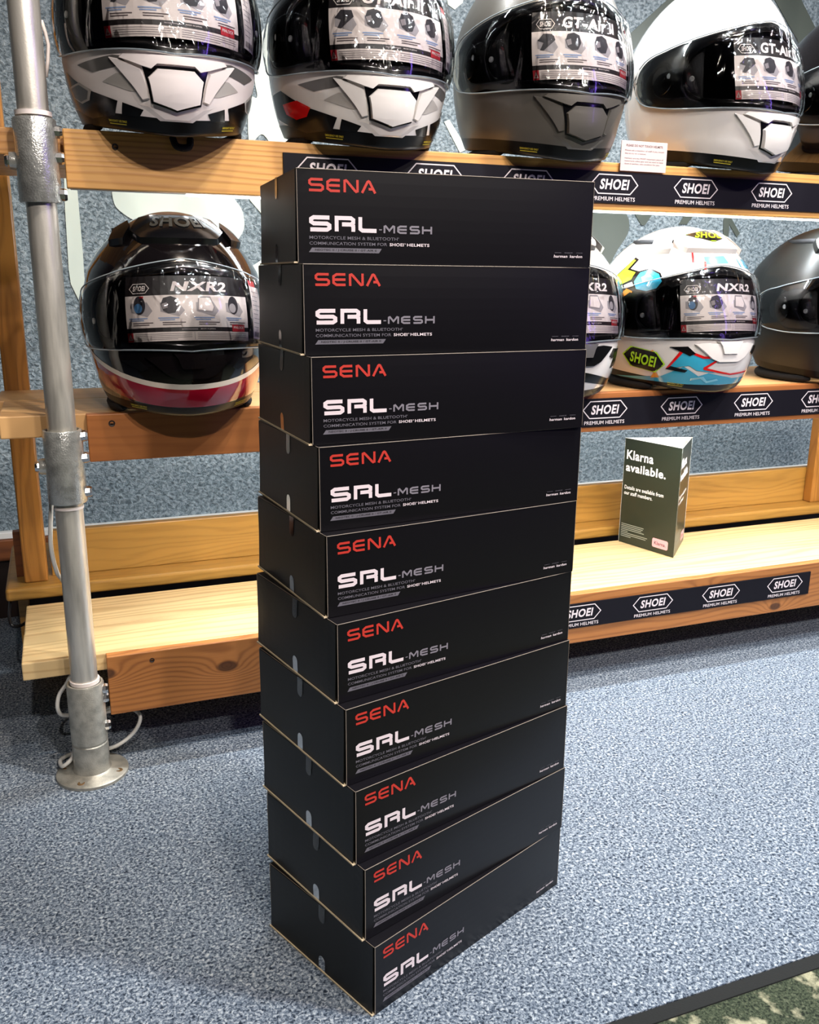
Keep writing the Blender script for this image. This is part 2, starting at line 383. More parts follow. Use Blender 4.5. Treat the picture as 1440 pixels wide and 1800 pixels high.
for k, m in (('light', M_vl), ('dark', M_vd)):
    for pl in DEC[k]:
        if len(pl) >= 8 and pl[0][0] > 0.1 and len(pl) != 14:
            for _ in range(2): pl = [q for a, b in zip(pl, pl[1:] + pl[:1]) for q in ((a[0] * .78 + b[0] * .22, a[1] * .78 + b[1] * .22), (a[0] * .22 + b[0] * .78, a[1] * .22 + b[1] * .78))]
        mb = MB(); mb.prism(pl, 0.7975, 0.8005, m); mb.build('vinyl_lettering', wall, bevel=0.0)

# ------------------------------------------------------------------ shelving
W_TOPB = wood('larch_board_top_shelf', (206, 150, 86), (156, 98, 48), rings=70, knots=(), fine=0.3)
W_FT = wood('larch_fascia_top', (222, 166, 92), (166, 104, 46), rings=120, stretch=0.5, wave=0.02, contrast=0.9)
W_FM = wood('pine_fascia_middle', (176, 108, 54), (138, 76, 34), rings=60, stretch=0.6, fine=0.25, contrast=0.5)
W_FB = wood('knotty_pine_fascia', (178, 116, 60), (116, 64, 28), rings=95, stretch=0.9, wave=0.03, knots=((0.225, 0.150, 0.019), (0.028, 0.166, 0.017), (1.42, 0.106, 0.016), (0.80, 0.175, 0.014), (1.22, 0.172, 0.010)), contrast=0.9, fine=0.25)
W_PL = wood('pale_pine_board', (224, 192, 138), (166, 122, 70), rings=45, along='X', across='Y', stretch=0.8, wave=0.05, contrast=0.85, fine=0.3)
W_MP = wood('light_pine_board_warm', (218, 170, 112), (172, 118, 66), rings=55, along='X', across='Y', stretch=0.8, wave=0.04, contrast=0.7)
W_OAK = wood('oak_rail', (172, 126, 56), (116, 76, 26), rings=70, stretch=1.2, wave=0.05, contrast=0.6, rough=0.4)
W_OAKV = wood('oak_post', (168, 112, 46), (110, 68, 22), rings=70, stretch=1.2, wave=0.05, contrast=0.8, rough=0.4, along='Z', across='X')
M_screw = plain('dark_screw_hole', (40, 26, 18), 0.6); M_steel = plain('zinc_screw', (120, 110, 100), 0.4, metal=0.8)
M_bk = plain('banner_black', (19, 17, 24), 0.55, spec=0.2); M_pink = plain('banner_white_print', (232, 220, 220), 0.5)
M_cream = plain('banner_edge', (220, 190, 160), 0.6)
XR = 2.15
def shelf(label, ztop, zbot, mf, mt, thick, planks, knots, banner, emblems, screws, front_mat=None):
    t = thing('wooden_shelf', label, 'shelf', (0, 0, 0))
    for (y0, y1, x0, m) in planks:
        mb = MB(); mb.box(x0, XR, y0, y1, ztop - thick, ztop, m); mb.build('board', t, bevel=0.002)
    mb = MB(); mb.box(0.031, XR, 0.0, 0.0195, zbot, ztop + 0.0005, mf); mb.build('fascia', t, bevel=0.0015)
    for (x, z, r) in screws:
        mb = MB(); mb.lathe((0, 0, 0), [(0, 0.0), (r * 0.55, 0.0), (r, 0.0008), (r * 0.9, -0.004)], M_screw, 16)
        mb.build('screw_hole', t, xf=Matrix.Translation((x, 0.0, z)) @ Matrix.Rotation(PI / 2, 4, 'X'))
    x0, x1, z0, z1 = banner
    mb = MB(); mb.box(x0, x1, -0.0035, -0.0003, z0, z1, M_bk)
    b = mb.build('banner', t, label='black printed strip with row of white hexagonal emblems')
    for cx in emblems:
        P = Print(); h = z1 - z0
        emblem(P, cx, z0 + h * 0.60, 0.096, h * 0.60, M_pink, M_pink, lw=0.0019)
        P.text('PREMIUM HELMETS', cx - 0.044, z0 + h * 0.075, cx + 0.044, z0 + h * 0.205, M_pink, bold=0.01)
        mb = MB(); P.emit(mb, lambda u, v, l: (u, -0.0035 - 0.00015 * l, v)); mb.build('emblem_print', b, flipfix=False)
    return t
shelf('top wooden shelf under the row of full-face helmets', 0.9944, 0.9158, W_FT, W_TOPB, 0.036,
      [(0.020, 0.17, -0.10, W_TOPB), (0.172, 0.33, -0.11, W_TOPB)], (), (0.344, XR, 0.927, 0.9795), [0.4145, 0.595, 0.767, 0.9375, 1.112, 1.287, 1.46, 1.633], [(0.100, 0.974, 0.0045)])
shelf('middle wooden shelf with black red and cartoon coloured helmets', 0.5912, 0.5187, W_FM, W_MP, 0.034,
      [(0.020, 0.205, -0.092, W_MP), (0.207, 0.352, -0.104, W_MP)], (), (0.34, XR, 0.529, 0.5815), [0.43, 0.602, 0.775, 0.948, 1.122, 1.297, 1.469, 1.642], [(0.067, 0.577, 0.005)])
shelf('bottom wooden shelf, low above carpet, with knotty fascia', 0.1951, 0.0923, W_FB, W_PL, 0.030,
      [(0.020, 0.150, -0.097, W_PL), (0.1515, 0.298, -0.096, W_PL)], (), (0.34, 1.507, 0.1262, 0.1775), [0.40, 0.573, 0.746, 0.920, 1.093, 1.265, 1.437], [(0.102, 0.180, 0.004)])
# LED strips under the two upper shelves
M_led = bpy.data.materials.new('led_glow'); M_led.use_nodes = True
_b = M_led.node_tree.nodes['Principled BSDF']; _b.inputs['Emission Color'].default_value = (0.92, 0.97, 1.0, 1); _b.inputs['Emission Strength'].default_value = 5.0
M_alu = plain('aluminium_profile', (200, 200, 204), 0.35, metal=1.0)
for z, lab in ((0.9158, 'white LED light strip glowing under top shelf edge'), (0.5187, 'white LED light strip hidden under middle shelf edge')):
    t = thing('led_strip', lab, 'light strip', (0, 0, 0), group=None)
    mb = MB(); mb.box(0.036, XR - 0.02, 0.0215, 0.034, z + (0.0 if z > 0.7 else 0.007), z + 0.036, M_alu); mb.build('profile', t)
    mb = MB(); mb.box(0.20, XR - 0.02, 0.0225, 0.0290, z + (-0.003 if z > 0.7 else 0.004), z + (0.0 if z > 0.7 else 0.007), M_led); mb.build('diffuser', t)

# ------------------------------------------------------------------ oak frame behind
t = thing('oak_frame', 'oak frame with base slab, rail and posts behind shelves', 'frame', (0, 0, 0))
mb = MB(); mb.box(-0.132, XR, 0.330, 0.640, 0.194, 0.220, W_OAK); mb.build('base_slab', t, bevel=0.006, seg=3)
mb = MB(); mb.box(-0.048, XR, 0.385, 0.405, 0.2202, 0.312, W_OAK); mb.build('rail', t, bevel=0.002)
mb = MB(); mb.box(-0.098, -0.055, 0.356, 0.400, 0.2202, 1.75, W_OAKV); mb.build('post', t, bevel=0.003)
mb = MB(); mb.box(1.852, 1.90, 0.356, 0.3845, 0.2202, 1.75, W_OAKV); mb.build('post', t, bevel=0.003)
mb = MB(); mb.box(-0.118, -0.098, 0.43, 0.62, 0.0, 0.194, W_OAK); mb.build('end_panel', t, bevel=0.002)
mb = MB(); mb.box(-0.113, -0.0985, 0.402, 0.418, 0.2202, 0.312, M_br); mb.build('side_strip', t)
mb = MB(); mb.box(-0.098, XR, 0.46, 0.475, 0.0, 0.194, M_db); mb.build('plinth', t)

# ------------------------------------------------------------------ pole with fittings
def galv(name, rgb, rough, sc, bump, zst=0.12):
    m, nt, b = new_mat(name)
    tc = nt.nodes.new('ShaderNodeTexCoord'); mp = nt.nodes.new('ShaderNodeMapping'); mp.inputs['Scale'].default_value = (1, 1, zst)
    n = nt.nodes.new('ShaderNodeTexNoise'); n.inputs['Scale'].default_value = sc; n.inputs['Detail'].default_value = 5
    nt.links.new(tc.outputs['Object'], mp.inputs[0]); nt.links.new(mp.outputs[0], n.inputs['Vector'])
    r = nt.nodes.new('ShaderNodeValToRGB'); nt.links.new(n.outputs['Fac'], r.inputs[0]); c = lin(rgb)
    r.color_ramp.elements[0].position = 0.35; r.color_ramp.elements[0].color = tuple(v * 0.62 for v in c[:3]) + (1,)
    r.color_ramp.elements[1].position = 0.62; r.color_ramp.elements[1].color = c
    nt.links.new(r.outputs[0], b.inputs['Base Color']); b.inputs['Metallic'].default_value = 0.62; b.inputs['Roughness'].default_value = rough
    n2 = nt.nodes.new('ShaderNodeTexNoise'); n2.inputs['Scale'].default_value = 420; nt.links.new(tc.outputs['Object'], n2.inputs['Vector'])
    bp = nt.nodes.new('ShaderNodeBump'); bp.inputs['Strength'].default_value = bump; bp.inputs['Distance'].default_value = 0.0012
    nt.links.new(n2.outputs['Fac'], bp.inputs['Height']); nt.links.new(bp.outputs['Normal'], b.inputs['Normal'])
    return m
M_pipe = galv('galvanised_pipe', (232, 226, 214), 0.36, 70, 0.08); M_fit = galv('galvanised_casting', (205, 205, 198), 0.20, 60, 0.55, 1.0)
M_fl = galv('galvanised_flange', (200, 196, 184), 0.42, 50, 0.35, 1.0); M_tie = plain('white_cable_tie', (238, 226, 220), 0.45)
M_bolt = plain('zinc_bolt', (215, 215, 215), 0.2, metal=1.0)
px, py = -0.0049, -0.0105
pole = thing('metal_pole', 'galvanised pipe upright with clamp fittings and round floor flange', 'pole', (px, py, 0))
mb = MB(); mb.lathe((0, 0, 0), [(0.0, 0.06), (0.0205, 0.06), (0.0205, 2.2), (0, 2.2)], M_pipe, 40); mb.build('pipe', pole, smooth=True, sharp=40)
def bolt(parent, x, y, z, d=(1, 0, 0), name='grub_screw'):
    q = Vector((0, 0, 1)).rotation_difference(Vector(d)).to_matrix().to_4x4()
    mb = MB(); mb.lathe((0, 0, 0), [(0.0085, -0.006), (0.0085, 0.003), (0.0072, 0.0065), (0.0045, 0.0068), (0.0040, 0.002), (0, 0.002)], M_bolt, 8)
    return mb.build(name, parent, xf=Matrix.Translation((x, y, z)) @ q)
def fitting(z0, z1, bolts):
    mb = MB(); mb.lathe((0, 0, 0), [(0.0212, z1 - 0.004), (0.0245, z1), (0.0275, z1), (0.0285, z1 - 0.002), (0.0278, (z0 + z1) / 2), (0.0285, z0 + 0.002), (0.0275, z0), (0.0212, z0)], M_fit, 40)
    f = mb.build('pipe_fitting', pole, smooth=True, sharp=35)
    mb = MB(); mb.tube([(-0.022, 0.006, (z0 + z1) / 2), (-0.0362, 0.0065, (z0 + z1) / 2)], [0.013, 0.0115], M_fit, 20); mb.build('side_lug', f, smooth=True, sharp=35)
    for z in bolts: bolt(f, 0.0285, -0.006, z)
    bolt(f, -0.036, 0.0065, (z0 + z1) / 2, (-1, 0, 0))
fitting(0.893, 1.003, (0.987, 0.953, 0.905))
fitting(0.462, 0.573, (0.563, 0.530, 0.477))
# floor flange: thick sleeve on a round screwed plate
mb = MB(); mb.lathe((0, 0, 0), [(0.0228, 0.158), (0.0245, 0.163), (0.0275, 0.163), (0.0288, 0.160), (0.0285, 0.062), (0.0272, 0.0605), (0.0272, 0.0585), (0.0283, 0.057), (0.0285, 0.018), (0.0305, 0.0105), (0.035, 0.008), (0.054, 0.0062), (0.0568, 0.0045), (0.0568, 0.0), (0.0, 0.0)], M_fl, 56)
fl = mb.build('floor_flange', pole, smooth=True, sharp=30)
for z in (0.150, 0.134, 0.085): bolt(fl, 0.0275, -0.006, z)
for k in range(4):
    a = math.radians(-115 + 90 * k); x, y = 0.0445 * math.cos(a), 0.0445 * math.sin(a)
    mb = MB(); mb.lathe((x, y, 0), [(0.0063, 0.0066), (0.0055, 0.0074), (0.0028, 0.0072), (0, 0.0068)], plain('rusty_screw', (120, 92, 60), 0.6, metal=0.5), 14); mb.build('flange_screw', fl)
for z, rr, hh in ((1.006, 0.0240, 0.006), (0.452, 0.0219, 0.004), (0.163, 0.0230, 0.006)):
    mb = MB(); mb.lathe((0, 0, z), [(0.0203, 0), (rr, 0), (rr, hh), (0.0203, hh)], M_tie, 36); mb.build('cable_tie', pole, smooth=True, sharp=40)
mb = MB(); mb.tube([(0.0206, 0.014, 1.13), (0.0245, 0.014, 1.115), (0.027, 0.014, 1.10), (0.0245, 0.014, 1.08), (0.0206, 0.014, 1.06)], 0.0025, M_tie, 8); mb.build('cable_clip', pole, smooth=True)
# white cable tied behind the pole
def curve_pts(ctrl, n=10):
    out = []; P = [Vector(c) for c in ctrl]; P = [P[0] * 2 - P[1]] + P + [P[-1] * 2 - P[-2]]
    for i in range(1, len(P) - 2):
        for k in range(n):
            u = k / n; a, b, c, d = P[i - 1:i + 3]
            out.append(0.5 * ((2 * b) + (c - a) * u + (2 * a - 5 * b + 4 * c - d) * u * u + (3 * b - a - 3 * c + d) * u ** 3))
    return out + [P[-2]]
M_cab = plain('white_cable_plastic', (214, 212, 206), 0.4)
mb = MB(); mb.tube(curve_pts([(-0.030, 0.022, 0.455), (-0.034, 0.012, 0.42), (-0.036, 0.006, 0.385), (-0.031, 0.010, 0.345), (-0.020, 0.024, 0.31), (-0.010, 0.026, 0.20), (-0.030, 0.034, 0.150), (-0.046, 0.030, 0.128), (-0.050, 0.026, 0.105), (-0.040, 0.034, 0.088), (0.0, 0.050, 0.080), (0.05, 0.055, 0.078), (0.078, 0.035, 0.068), (0.066, 0.022, 0.044), (0.03, 0.026, 0.020), (-0.02, 0.058, 0.006), (-0.052, 0.030, 0.012), (-0.050, -0.006, 0.018), (-0.034, -0.002, 0.030), (-0.028, 0.022, 0.050)]), 0.0034, M_cab, 8)
tag(mb.build('power_cable', smooth=True), 'loose white power cable looping behind the pole foot', 'cable')
mb = MB(); mb.tube(curve_pts([(-0.02, 0.030, 0.084), (0.10, 0.035, 0.084), (0.3, 0.045, 0.085), (0.7, 0.05, 0.086)]), 0.003, M_cab, 8)
tag(mb.build('power_cable', smooth=True), 'thin white cable running along under bottom shelf edge', 'cable')
mb = MB(); mb.tube(curve_pts([(-0.126, 0.35, 0.190), (-0.127, 0.30, 0.178), (-0.122, 0.28, 0.165), (-0.105, 0.30, 0.158), (-0.09, 0.35, 0.156)]), 0.003, plain('black_cable_plastic', (16, 15, 17), 0.4), 8)
tag(mb.build('power_cable', smooth=True), 'short black cable loop at left end of oak base slab', 'cable')

# ------------------------------------------------------------------ small notice on top shelf
M_not = plain('notice_paper', (216, 196, 190), 0.35); M_ntx = plain('notice_text', (92, 66, 62), 0.6)
t = thing('notice_card', 'small white notice card about not touching helmets, on top shelf', 'sign', (0.945, -0.0052, 0.9815))
mb = MB(); mb.box(0, 0.096, -0.0008, 0.0008, 0, 0.050, M_not); mb.build('card', t, bevel=0.0005)
P = Print(); P.text('PLEASE DO NOT TOUCH HELMETS', 0.010, 0.0405, 0.086, 0.0442, M_ntx, bold=0.02)
P.text('Please ask a member of staff if you would', 0.008, 0.0325, 0.089, 0.0355, M_ntx); P.text('like to try on a helmet.', 0.008, 0.0275, 0.052, 0.0305, M_ntx)
P.text('Helmets are the MOST important piece of', 0.008, 0.0195, 0.089, 0.0225, M_ntx); P.text('motorcycle safety gear and we want to keep', 0.008, 0.0150, 0.089, 0.0180, M_ntx)
P.text('them in perfect, safe condition for you.', 0.008, 0.0105, 0.082, 0.0135, M_ntx)
mb = MB(); P.emit(mb, lambda u, v, l: (u, -0.0010, v)); mb.build('notice_print', t, flipfix=False)

# ------------------------------------------------------------------ folded three-sided card on the bottom shelf
M_kg = plain('dark_green_card', (38, 46, 36), 0.30); M_kw = plain('card_inside_white', (238, 240, 232), 0.6); M_kp = plain('card_white_print', (244, 244, 240), 0.5)
M_kb = plain('pink_badge', (236, 170, 176), 0.5); M_kd = plain('badge_text', (70, 40, 50), 0.5)
A3 = Vector((1.203, 0.290)); B3 = Vector((1.2435, 0.135)); d3 = B3 - A3; n3 = Vector((-d3.y, d3.x)).normalized(); C3 = (A3 + B3) / 2 + n3 * 0.866 * d3.length
t = thing('display_card', 'dark green folded three-sided payment card standing on bottom shelf', 'display card', (0, 0, 0.1956))
H3 = 0.248
for (p, q, nm) in ((A3, B3, 'front'), (B3, C3, 'right'), (C3, A3, 'back')):
    e = (q - p).normalized(); nn = Vector((e.y, -e.x)); L3 = (q - p).length
    if nn.dot((p + q) / 2 - (A3 + B3 + C3) / 3) < 0: nn = -nn
    mb = MB(); a, b2, c2, d2 = p, q, q - nn * 0.0006 , p - nn * 0.0006
    pts = [(a.x, a.y), (b2.x, b2.y)]
    mb.add([(a.x, a.y, 0), (b2.x, b2.y, 0), (b2.x, b2.y, H3), (a.x, a.y, H3)], [(0, 1, 2, 3)], M_kg)
    mb.add([(d2.x, d2.y, 0), (c2.x, c2.y, 0), (c2.x, c2.y, H3 + 0.0004), (d2.x, d2.y, H3 + 0.0004), (a.x, a.y, H3), (b2.x, b2.y, H3)], [(0, 1, 2, 3), (3, 2, 5, 4)], M_kw)
    pan = mb.build('card_panel', t, flipfix=False)
    if nm == 'back': continue
    P = Print()
    P.text('Klarna', 0.008, 0.200, 0.085, 0.222, M_kp, bold=0.03); P.text('available.', 0.008, 0.172, 0.122, 0.192, M_kp, bold=0.035)
    P.text('Details are available from', 0.008, 0.130, 0.120, 0.139, M_kp, bold=0.015); P.text('our staff members.', 0.008, 0.117, 0.090, 0.126, M_kp, bold=0.015)
    for i, (ln) in enumerate((0.066, 0.064, 0.060, 0.068, 0.02, 0.078, 0.074, 0.030)):
        P.rect(0.006, 0.0455 - i * 0.0042, 0.006 + ln, 0.0472 - i * 0.0042, plain('fine_print', (150, 156, 144), 0.6), 1)
    r_ = 0.004; bx0, bx1, bz0, bz1 = 0.099, 0.143, 0.012, 0.033; pts = []
    for cx, cz, a0 in ((bx1 - r_, bz1 - r_, 0), (bx0 + r_, bz1 - r_, 90), (bx0 + r_, bz0 + r_, 180), (bx1 - r_, bz0 + r_, 270)):
        pts += [(cx + r_ * math.cos(math.radians(a0 + k * 30)), cz + r_ * math.sin(math.radians(a0 + k * 30))) for k in range(4)]
    P.poly(pts, M_kb, 1); P.text('Klarna.', 0.105, 0.0185, 0.137, 0.0265, M_kd, bold=0.02)
    mb = MB(); P.emit(mb, lambda u, v, l: (p.x + e.x * u + nn.x * 0.0002 * (l + 1), p.y + e.y * u + nn.y * 0.0002 * (l + 1), v)); mb.build('card_print', pan, flipfix=False)

# ------------------------------------------------------------------ stack of ten cartons
M_box = plain('black_carton', (13, 11, 15), 0.33, spec=0.42); M_boxe = plain('black_carton_end', (14, 14, 13), 0.40, spec=0.35)
M_pe = plain('worn_carton_edge', (150, 138, 124), 0.7); M_pc = plain('bare_card_edge', (236, 214, 176), 0.7)
M_red = plain('red_print', (202, 56, 44), 0.45); M_wh = plain('white_print_bright', (246, 230, 232), 0.45); M_gr = plain('grey_print', (140, 134, 142), 0.45)
M_gd = plain('dark_grey_print', (116, 112, 120), 0.5); M_bkp = plain('black_print', (22, 20, 24), 0.5)
M_seal = clear('clear_seal', 0.12, (0.86, 0.86, 0.86), 2.4)
BW, BD, BH = 0.3292, 0.1983, 0.0900
def bulge(u, v, amp): return amp * max(0.0, 1 - (2 * u - 1) ** 4) * max(0.0, 1 - (2 * v - 1) ** 2)
def make_box(label, seed, amp_f, amp_e):
    rnd = random.Random(seed)
    t = thing('cardboard_box', label, 'box', (0, 0, 0))
    W, D, H = BW, BD, BH - 0.0006
    def face(mb, o, e1, e2, n, l1, l2, amp, mat, n1=14, n2=8):
        vs = []; fs = []
        for j in range(n2 + 1):
            for i in range(n1 + 1):
                u, v = i / n1, j / n2
                vs.append(o + e1 * (u * l1) + e2 * (v * l2) + n * bulge(u, v, amp))
        for j in range(n2):
            for i in range(n1): fs.append((j * (n1 + 1) + i, j * (n1 + 1) + i + 1, (j + 1) * (n1 + 1) + i + 1, (j + 1) * (n1 + 1) + i))
        mb.add(vs, fs, mat)
    X, Y, Z = Vector((1, 0, 0)), Vector((0, 1, 0)), Vector((0, 0, 1)); O = Vector((0, 0, 0))
    mb = MB()
    face(mb, O, X, Z, -Y, W, H, amp_f, M_box, 24, 8)
    face(mb, O + Y * D, X, Z, Y, W, H, amp_f, M_box, 24, 8)
    face(mb, O + X * W, Y, Z, X, D, H, amp_f * 1.5, M_boxe)
    face(mb, O, X, Y, -Z, W, D, 0, M_box); face(mb, O + Z * H, X, Y, Z, W, D, 0, M_box)
    face(mb, O, Y, Z, -X, D, H, amp_e * 0.4, M_boxe)
    body = mb.build('body', t)
    # closing flap that forms the left end, with its bare card edge underneath
    mb = MB(); inset = 0.0022
    n1, n2 = 12, 8; vs = []; fs = []
    for s_ in (0, 1):
        for j in range(n2 + 1):
            for i in range(n1 + 1):
                u, v = i / n1, j / n2
                vs.append((-0.0004 - 0.0009 * s_ - bulge(u, v, amp_e) - 0.0016 * (1 - v) * (1 - v), inset + u * (D - 2 * inset), 0.0018 + v * (H - 0.0026)))
    K = (n1 + 1) * (n2 + 1)
    for s_ in (0, 1):
        for j in range(n2):
            for i in range(n1):
                a = s_ * K + j * (n1 + 1) + i; fs.append((a, a + 1, a + n1 + 2, a + n1 + 1))
    ring = [i for i in range(n1 + 1)] + [(j + 1) * (n1 + 1) - 1 for j in range(1, n2 + 1)] + [n2 * (n1 + 1) + i for i in range(n1 - 1, -1, -1)] + [j * (n1 + 1) for j in range(n2 - 1, 0, -1)]
    for a, b in zip(ring, ring[1:] + ring[:1]): fs.append((a, b, b + K, a + K))
    mb.add(vs, fs, M_boxe); flap = mb.build('end_flap', t)
    mb = MB(); mb.box(-0.0042, 0.0006, 0.0006, D - 0.0006, 0.0001, 0.0017, M_pc); mb.build('bare_edge', flap, label='cream bare card edge')
    # worn light fold lines
    mb = MB(); r = 0.00042
    mb.tube([(0, 0, 0.001), (0, -bulge(0.02, .5, amp_f) * 0.6, H / 2), (0, 0, H - 0.001)], r, M_pe, 5)
    mb.tube([(0.0, -0.0001, H - 0.0002)] + [(W * k / 8, -0.0001, H - 0.0002) for k in range(1, 9)], r, M_pe, 5)
    mb.tube([(W, 0.0, 0.002), (W, 0.0, H - 0.001)], r * 0.6, M_pe, 5)
    mb.tube([(-0.0003, 0, H - 0.0002), (-0.0003, D, H - 0.0002)], r * 0.7, M_pe, 5)
    mb.tube([(-0.0003, D, 0.001), (-0.0006, D, H - 0.001)], r, M_pe, 5)
    mb.build('fold_line', t, label='pale worn fold line')
    # clear round-ended tape seals, top and bottom of the end
    sc = D * (0.44 + 0.05 * rnd.random())
    for (z0, z1, tip) in ((0.0, 0.021, 1), (0.067, H, -1)):
        wv = 0.0058; P = Print(); zt = z1 if tip == 1 else z0; zb = z0 if tip == 1 else z1
        pts = [(sc - wv, zb), (sc + wv, zb)] + [(sc + wv * math.cos(math.radians(a)), zt - tip * wv + tip * wv * math.sin(math.radians(a))) for a in range(0, 181, 20)]
        P.poly(pts, M_seal, 0, (0.02, 0.006)); mb = MB()
        P.emit(mb, lambda u, v, l: (-0.0018 - bulge(u / D, v / H, amp_e) - 0.0016 * (1 - v / H) ** 2, u, v)); mb.build('tape_seal', t, flipfix=False)
    # print on the long side
    def put(P, nm):
        mb = MB(); P.emit(mb, lambda u, v, l: (u, -bulge(u / W, v / H, amp_f) - 0.00012 - 0.00008 * l, v)); mb.build(nm, body, flipfix=False)
    P = Print()
    P.glyphs('SENA', 0.0115, 0.0682, 0.0808, 0.0808, 0.0025, M_red, [1.05, 1.0, 1.05, 1.05], 0.16)
    put(P, 'brand_print'); P = Print()
    P.glyphs('SRL', 0.0117, 0.0306, 0.0822, 0.0460, 0.0039, M_wh, [1.12, 1.05, 1.0], 0.17)
    P.rect(0.0838, 0.0333, 0.0868, 0.0343, M_gr, 2)
    P.glyphs('MESH', 0.0886, 0.0303, 0.1412, 0.0384, 0.00185, M_gr, [1.1, 1.0, 1.0, 1.0], 0.2)
    P.text('MOTORCYCLE MESH & BLUETOOTH', 0.0117, 0.0235, 0.1036, 0.0265, M_gd, bold=0.008)
    P.text('COMMUNICATION SYSTEM FOR', 0.0117, 0.0180, 0.0925, 0.0210, M_gd, bold=0.008)
    P.text('SHOEI', 0.0952, 0.0180, 0.1105, 0.0210, M_wh, bold=0.025); P.text('HELMETS', 0.1140, 0.0180, 0.1385, 0.0210, M_wh, bold=0.025)
    P.line([(0.1120 + 0.0005 * math.cos(k), 0.0205 + 0.0005 * math.sin(k)) for k in (0, 1.05, 2.1, 3.14, 4.2, 5.2)], 0.00022, M_wh, 2, closed=True); P.line([(0.1046 + 0.0005 * math.cos(k), 0.0260 + 0.0005 * math.sin(k)) for k in (0, 1.05, 2.1, 3.14, 4.2, 5.2)], 0.00022, M_gd, 2, closed=True)
    P.poly([(0.0110, 0.0108), (0.0838, 0.0108), (0.0868, 0.0152), (0.0142, 0.0152)], M_gd, 1)
    P.text('NEOTEC II / J\u00b7CRUISE II / GT-AIR II', 0.0172, 0.0118, 0.0812, 0.0142, M_bkp, bold=0.02)
    put(P, 'model_print'); P = Print()
    P.text('SOUND BY', 0.2965, 0.0142, 0.3068, 0.0154, M_gd); P.rect(0.2845, 0.0147, 0.2925, 0.0150, M_gd, 2); P.rect(0.3110, 0.0147, 0.3190, 0.0150, M_gd, 2)
    P.text('harman', 0.2836, 0.0096, 0.3005, 0.0126, M_wh, bold=0.02, shear=0.1); P.rect(0.3020, 0.0094, 0.3021, 0.0127, M_gd, 2); P.text('kardon', 0.3034, 0.0096, 0.3190, 0.0126, M_wh, bold=0.02, shear=0.1)
    put(P, 'sound_print')
    return t
BX = [(0.2303, -0.5283, -2.19), (0.2316, -0.5416, 0.47), (0.2345, -0.5554, 3.09), (0.2387, -0.5636, 5.67), (0.2409, -0.5791, 8.54), (0.2452, -0.5992, 12.48), (0.2489, -0.6143, 14.68), (0.2548, -0.6274, 17.00), (0.2614, -0.6384, 19.21), (0.2680, -0.6518, 22.25)]
BL = ['topmost black product carton of the tall stack', 'black carton second from the top of the stack', 'black carton third from the top of the stack', 'black carton fourth from the top, bluish sheen on side',
      'black carton fifth from the top of the stack', 'black carton fifth from the carpet, sixth from top', 'black carton fourth from the carpet in the stack', 'black carton third from the carpet in the stack',
      'black carton resting on the lowest carton of the stack', 'lowest black carton standing directly on the carpet']
for i, (x, y, a) in enumerate(BX):
    b = make_box(BL[i], i, 0.0010 + 0.0006 * ((i * 3) % 4) / 3, 0.0006 + 0.0005 * (i % 3))
    b.location = (x, y, (9 - i) * BH + 0.0003); b.rotation_euler = (0, 0, math.radians(a)); b['group'] = 'stack of ten black cartons'

# ------------------------------------------------------------------ helmets
def interp(tab, z):
    """smooth (Catmull-Rom on the table) interpolation"""
    n = len(tab)
    if z <= tab[0][0]: return tab[0][1]
    if z >= tab[-1][0]: return tab[-1][1]
    for i in range(n - 1):
        if z <= tab[i + 1][0]: break
    x0, y0 = tab[i]; x1, y1 = tab[i + 1]; h = x1 - x0; u = (z - x0) / h
    m0 = (y1 - tab[i - 1][1]) / (x1 - tab[i - 1][0]) if i > 0 else (y1 - y0) / h
    m1 = (tab[i + 2][1] - y0) / (tab[i + 2][0] - x0) if i < n - 2 else (y1 - y0) / h
    return ((2 * u ** 3 - 3 * u * u + 1) * y0 + (u ** 3 - 2 * u * u + u) * h * m0 + (-2 * u ** 3 + 3 * u * u) * y1 + (u ** 3 - u * u) * h * m1)
def dome(tab, ztop, z):
    """profile table up to its last entry, then an elliptic cap to the crown"""
    zl, vl = tab[-1]
    if z <= zl: return interp(tab, z)
    # cap as an ellipse: value = vl * sqrt(1-((z-zl+k)/(ztop-zl+k))^2)/norm
    k = 0.115; q = 1 - ((z - zl + k) / (ztop - zl + k)) ** 2; q0 = 1 - (k / (ztop - zl + k)) ** 2
    return vl * math.sqrt(max(q, 0) / q0)
ZT = 0.288
PW = [(-0.02, .092), (0, .098), (.02, .110), (.05, .121), (.09, .129), (.13, .1325), (.17, .131), (.20, .125)]
PFN = [(-0.02, .122), (0, .133), (.02, .148), (.045, .158), (.085, .160), (.13, .153), (.17, .142), (.20, .130)]
PFG = [(-0.02, .128), (0, .142), (.02, .153), (.045, .162), (.08, .166), (.115, .162), (.15, .151), (.18, .140), (.20, .130)]
PB = [(-0.02, .092), (0, .100), (.03, .122), (.07, .142), (.12, .156), (.16, .161), (.20, .153)]
